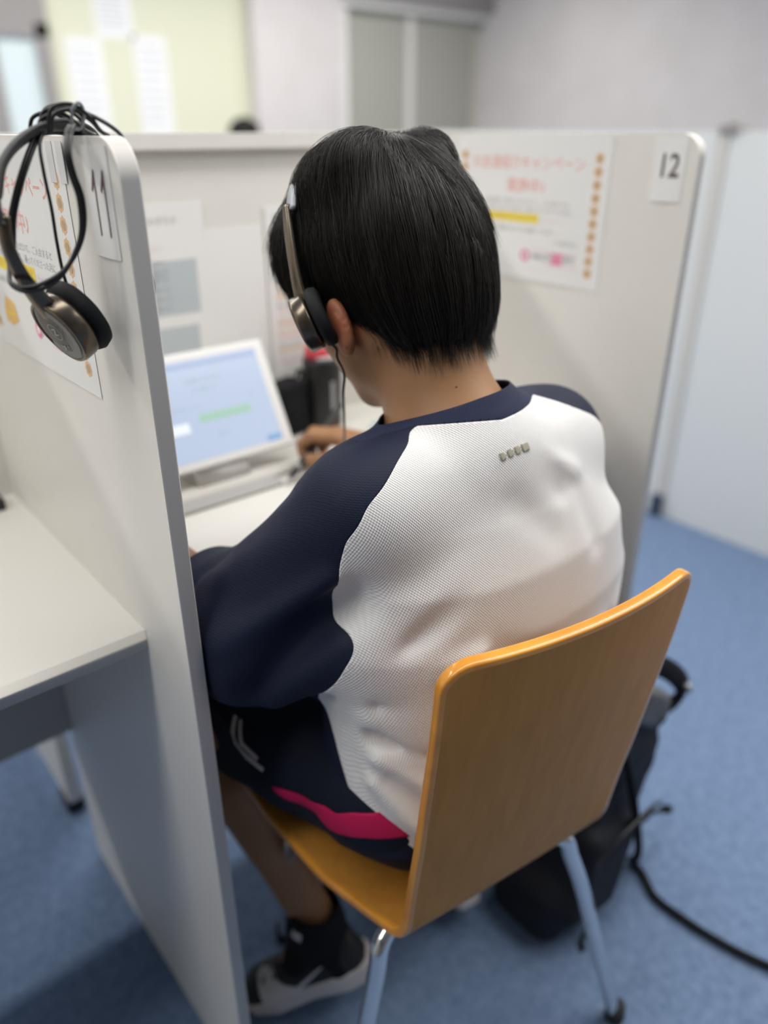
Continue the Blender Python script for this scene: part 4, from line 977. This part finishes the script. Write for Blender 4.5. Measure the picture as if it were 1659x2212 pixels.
# the one worn on the head
h2 = empty('headset', tuple(h2w((-.09, 0, 0)))); tag(h2, 'bronze and black headset worn over the black hair', 'headset', 'wired headsets')
cL = h2w((-.0905, .036, -.046)); nL = np.array((-.745, .512, -.40)); ear_cup(h2, cL, nL, HR[:, 2], .0268)
cR = h2w((.086, .030, -.046)); nR = HR @ np.array((.93, .36, .05)); ear_cup(h2, cR, nR, HR[:, 2], .0285, mark=False)
def hp(x, y, z): return tuple(h2w((x, y, z)))
arc = []
for t in np.linspace(-1, 1, 13):
    a = t*math.radians(64); rr = float(np.interp(abs(t), [0, .3, .52, .64, 1], [.0850, .082, .0825, .0905, .0915])); arc.append(hp(math.sin(a)*rr, .026-.006*abs(t), .014+math.cos(a)*rr))
tube('band', arc, .0062, 'band_grey', h2, 14, 8, flat=(.30, 1.1), up=None) if False else None
def strap(name, P, wv, thick, m, par):
    """flat strip with width across the head (head forward axis)"""
    Q = catmull(P, 8); f = HR[:, 1]; V = []; F = []
    wv = np.interp(np.linspace(0, 1, len(Q)), np.linspace(0, 1, len(wv)), wv); T_ = np.gradient(Q, axis=0); T_ /= np.linalg.norm(T_, axis=1)[:, None]
    for i in range(len(Q)):
        s = f-T_[i]*np.dot(f, T_[i]); s /= np.linalg.norm(s); nn = np.cross(T_[i], s)
        for k in range(12):
            a = 2*math.pi*k/12; ca, sa = math.cos(a), math.sin(a)
            V.append(Q[i]+s*wv[i]*np.sign(ca)*abs(ca)**.6+nn*thick*np.sign(sa)*abs(sa)**.6)
    for i in range(len(Q)-1):
        for k in range(12): F.append((i*12+k, i*12+(k+1) % 12, (i+1)*12+(k+1) % 12, (i+1)*12+k))
    F.append(tuple(range(12))[::-1]); F.append(tuple(range((len(Q)-1)*12, len(Q)*12)))
    o = link(name, py_mesh(name, V, F), m, None, True); keep(o, par); return o
strap('band', arc, [.0062]*3, .0020, 'band_grey', h2)
for s in (-1, 1):
    strap('arm', [hp(s*.0820, .024, .060), hp(s*.0870, .026, .040), hp(s*.0915, .029, .014), hp(s*.0935, .032, -.008), hp(s*.0930, .034, -.022), hp(s*.0915, .035, -.036)], [.0040, .0056, .0062, .0075, .0095], .0024, 'bronze', h2)
cp = h2w((-.084, .026, -.071))
tube('cord', [cp, cp+np.array((.004, -.003, -.006)), (.430, .578, .981), (.444, .586, .961), (.453, .600, .936), (.476, .630, .898), (.512, .680, .842), (.560, .760, .765), (.590, .815, .7225), (.66, .90, .7225)], .00125, 'black_plastic', h2, 8, 10)

# ------------------------------------------------------------------ backpack
bp = empty('backpack', (.84, .49, 0)); tag(bp, 'black backpack leaning on the carpet behind the chair', 'backpack')
BR = rotmat((0, 1, 0), math.radians(16))
def bag_sdf(p):
    d = rbox(p, (.845, .488, .208), (.093, .062, .192), .042, BR)
    d = su(d, rbox(p, (.800, .427, .125), (.066, .026, .085), .022, BR), .02)
    d = su(d, rbox(p, (.790, .49, .06), (.098, .066, .062), .035), .03)
    for a, b, w_, am in (((.75, .42, .25), (.90, .41, .30), .012, .006), ((.85, .43, .36), (.99, .44, .30), .014, -.008), ((.93, .44, .26), (1.0, .46, .15), .014, .007), ((.78, .40, .17), (.90, .40, .20), .009, -.006)):
        d = d-am*ridge(p, a, b, w_)
    return smax(d, .001-p[:, 2], .004)
V, F = sdf_mesh(bag_sdf, (.62, .34, 0-.008), (1.12, .60, .46), .005); V = smooth_v(V, F, 1); tri_obj('bag_body', V, F, 'bag', bp)
tube('zip', [(.74, .395, .20), (.80, .386, .235), (.87, .388, .235), (.925, .400, .20)], .003, 'black_plastic', bp, 8)
tube('top_handle', [(.845, .450, .432), (.865, .448, .462), (.915, .444, .452), (.965, .441, .415), (1.003, .440, .372), (1.000, .442, .345), (.965, .446, .340)], .0125, 'black_cloth', bp, 14, 8, flat=(.55, 1.35), up=(0, 1, 0))
tri_v, tri_f = sdf_mesh(lambda p: su(rbox(p, (.893, .440, .392), (.040, .018, .030), .010, rotmat((0, 1, 0), .62)), sphere(p, (.925, .442, .372), .018), .02), (.82, .40, .32), (1.0, .48, .46), .003)
tri_obj('front_pocket', tri_v, tri_f, 'bag_grey', bp)
tube('buckle', [(.996, .4285, .383), (1.006, .4295, .366)], .0055, 'silver', bp, 10, 3)
tube('shoulder_strap', [(.800, .412, .375), (.838, .410, .285), (.868, .405, .19), (.905, .410, .095), (.932, .425, .035), (.948, .438, .0095), (.940, .410, .0085), (.917, .372, .0085), (.915, .330, .0085), (.923, .261, .0085), (.944, .189, .0085), (1.00, .06, .0085)], .0070, 'black_cloth', bp, 12, 10, flat=(.9, 1.0))
tube('strap_tail', [(.872, .405, .185), (.915, .415, .158), (.955, .425, .132), (1.020, .430, .090)], .0042, 'black_cloth', bp, 8, 6, flat=(.6, 1.3))
tube('strap_tail_end', [(1.016, .430, .093), (1.036, .430, .080)], .0080, 'black_cloth', bp, 8, 3)
tube('lower_strap', [(.74, .43, .10), (.765, .41, .06), (.775, .405, .03), (.757, .402, .008), (.748, .392, .006)], .004, 'black_cloth', bp, 8, 6)

# ------------------------------------------------------------------ somebody in a booth further back
def far_sdf(p):
    d = ell(p, (2.90, 4.80, 1.135), (.092, .072, .098)); d = su(d, sphere(p, (2.965, 4.80, 1.10), .045), .05)
    d = su(d, cone(p, (2.885, 4.80, 1.08), (2.87, 4.80, .98), .055, .06), .03)
    d = su(d, ell(p, (2.87, 4.80, .78), (.12, .19, .25)), .04); d = su(d, ell(p, (2.87, 4.80, .52), (.13, .18, .10)), .05)
    for s in (-1, 1):
        d = su(d, cone(p, (2.87, 4.80+s*.18, .93), (2.95, 4.80+s*.21, .70), .05, .04), .04); d = su(d, cone(p, (2.95, 4.80+s*.21, .70), (3.16, 4.80+s*.14, .74), .04, .028), .02)
        d = su(d, cone(p, (2.88, 4.80+s*.09, .50), (3.28, 4.80+s*.10, .50), .085, .06), .04); d = su(d, cone(p, (3.28, 4.80+s*.10, .49), (3.24, 4.80+s*.10, .08), .055, .035), .03)
        d = su(d, cone(p, (3.23, 4.80+s*.10, .035), (3.40, 4.80+s*.10, .03), .035, .028), .03)
    return d
V, F = sdf_mesh(far_sdf, (2.6, 4.4, -.01), (3.5, 5.2, 1.28), .012)
fp = tri_obj('person', V, F, 'skin'); tag(fp, 'person far behind the partitions, only black hair and brow showing', 'person')
V, F = sdf_mesh(lambda p: smax(ell(p, (2.880, 4.80, 1.15), (.115, .090, .100)), (p[:, 0]-2.950)+.4*(1.14-p[:, 2]), .02), (2.7, 4.6, 1.0), (3.1, 5.0, 1.3), .010); tri_obj('hair', V, F, 'hair_cap', fp)
(V, T), _ = clip(*(lambda V, F: (V, tris(F)))(*sdf_mesh(lambda p: far_sdf(p)-.012, (2.6, 4.4, .30), (3.5, 5.2, 1.05), .014)), lambda p: np.maximum(p[:, 2]-.96, .55-p[:, 2]).astype(np.float32))
tri_obj('shirt', V, T, 'shirt_far', fp)
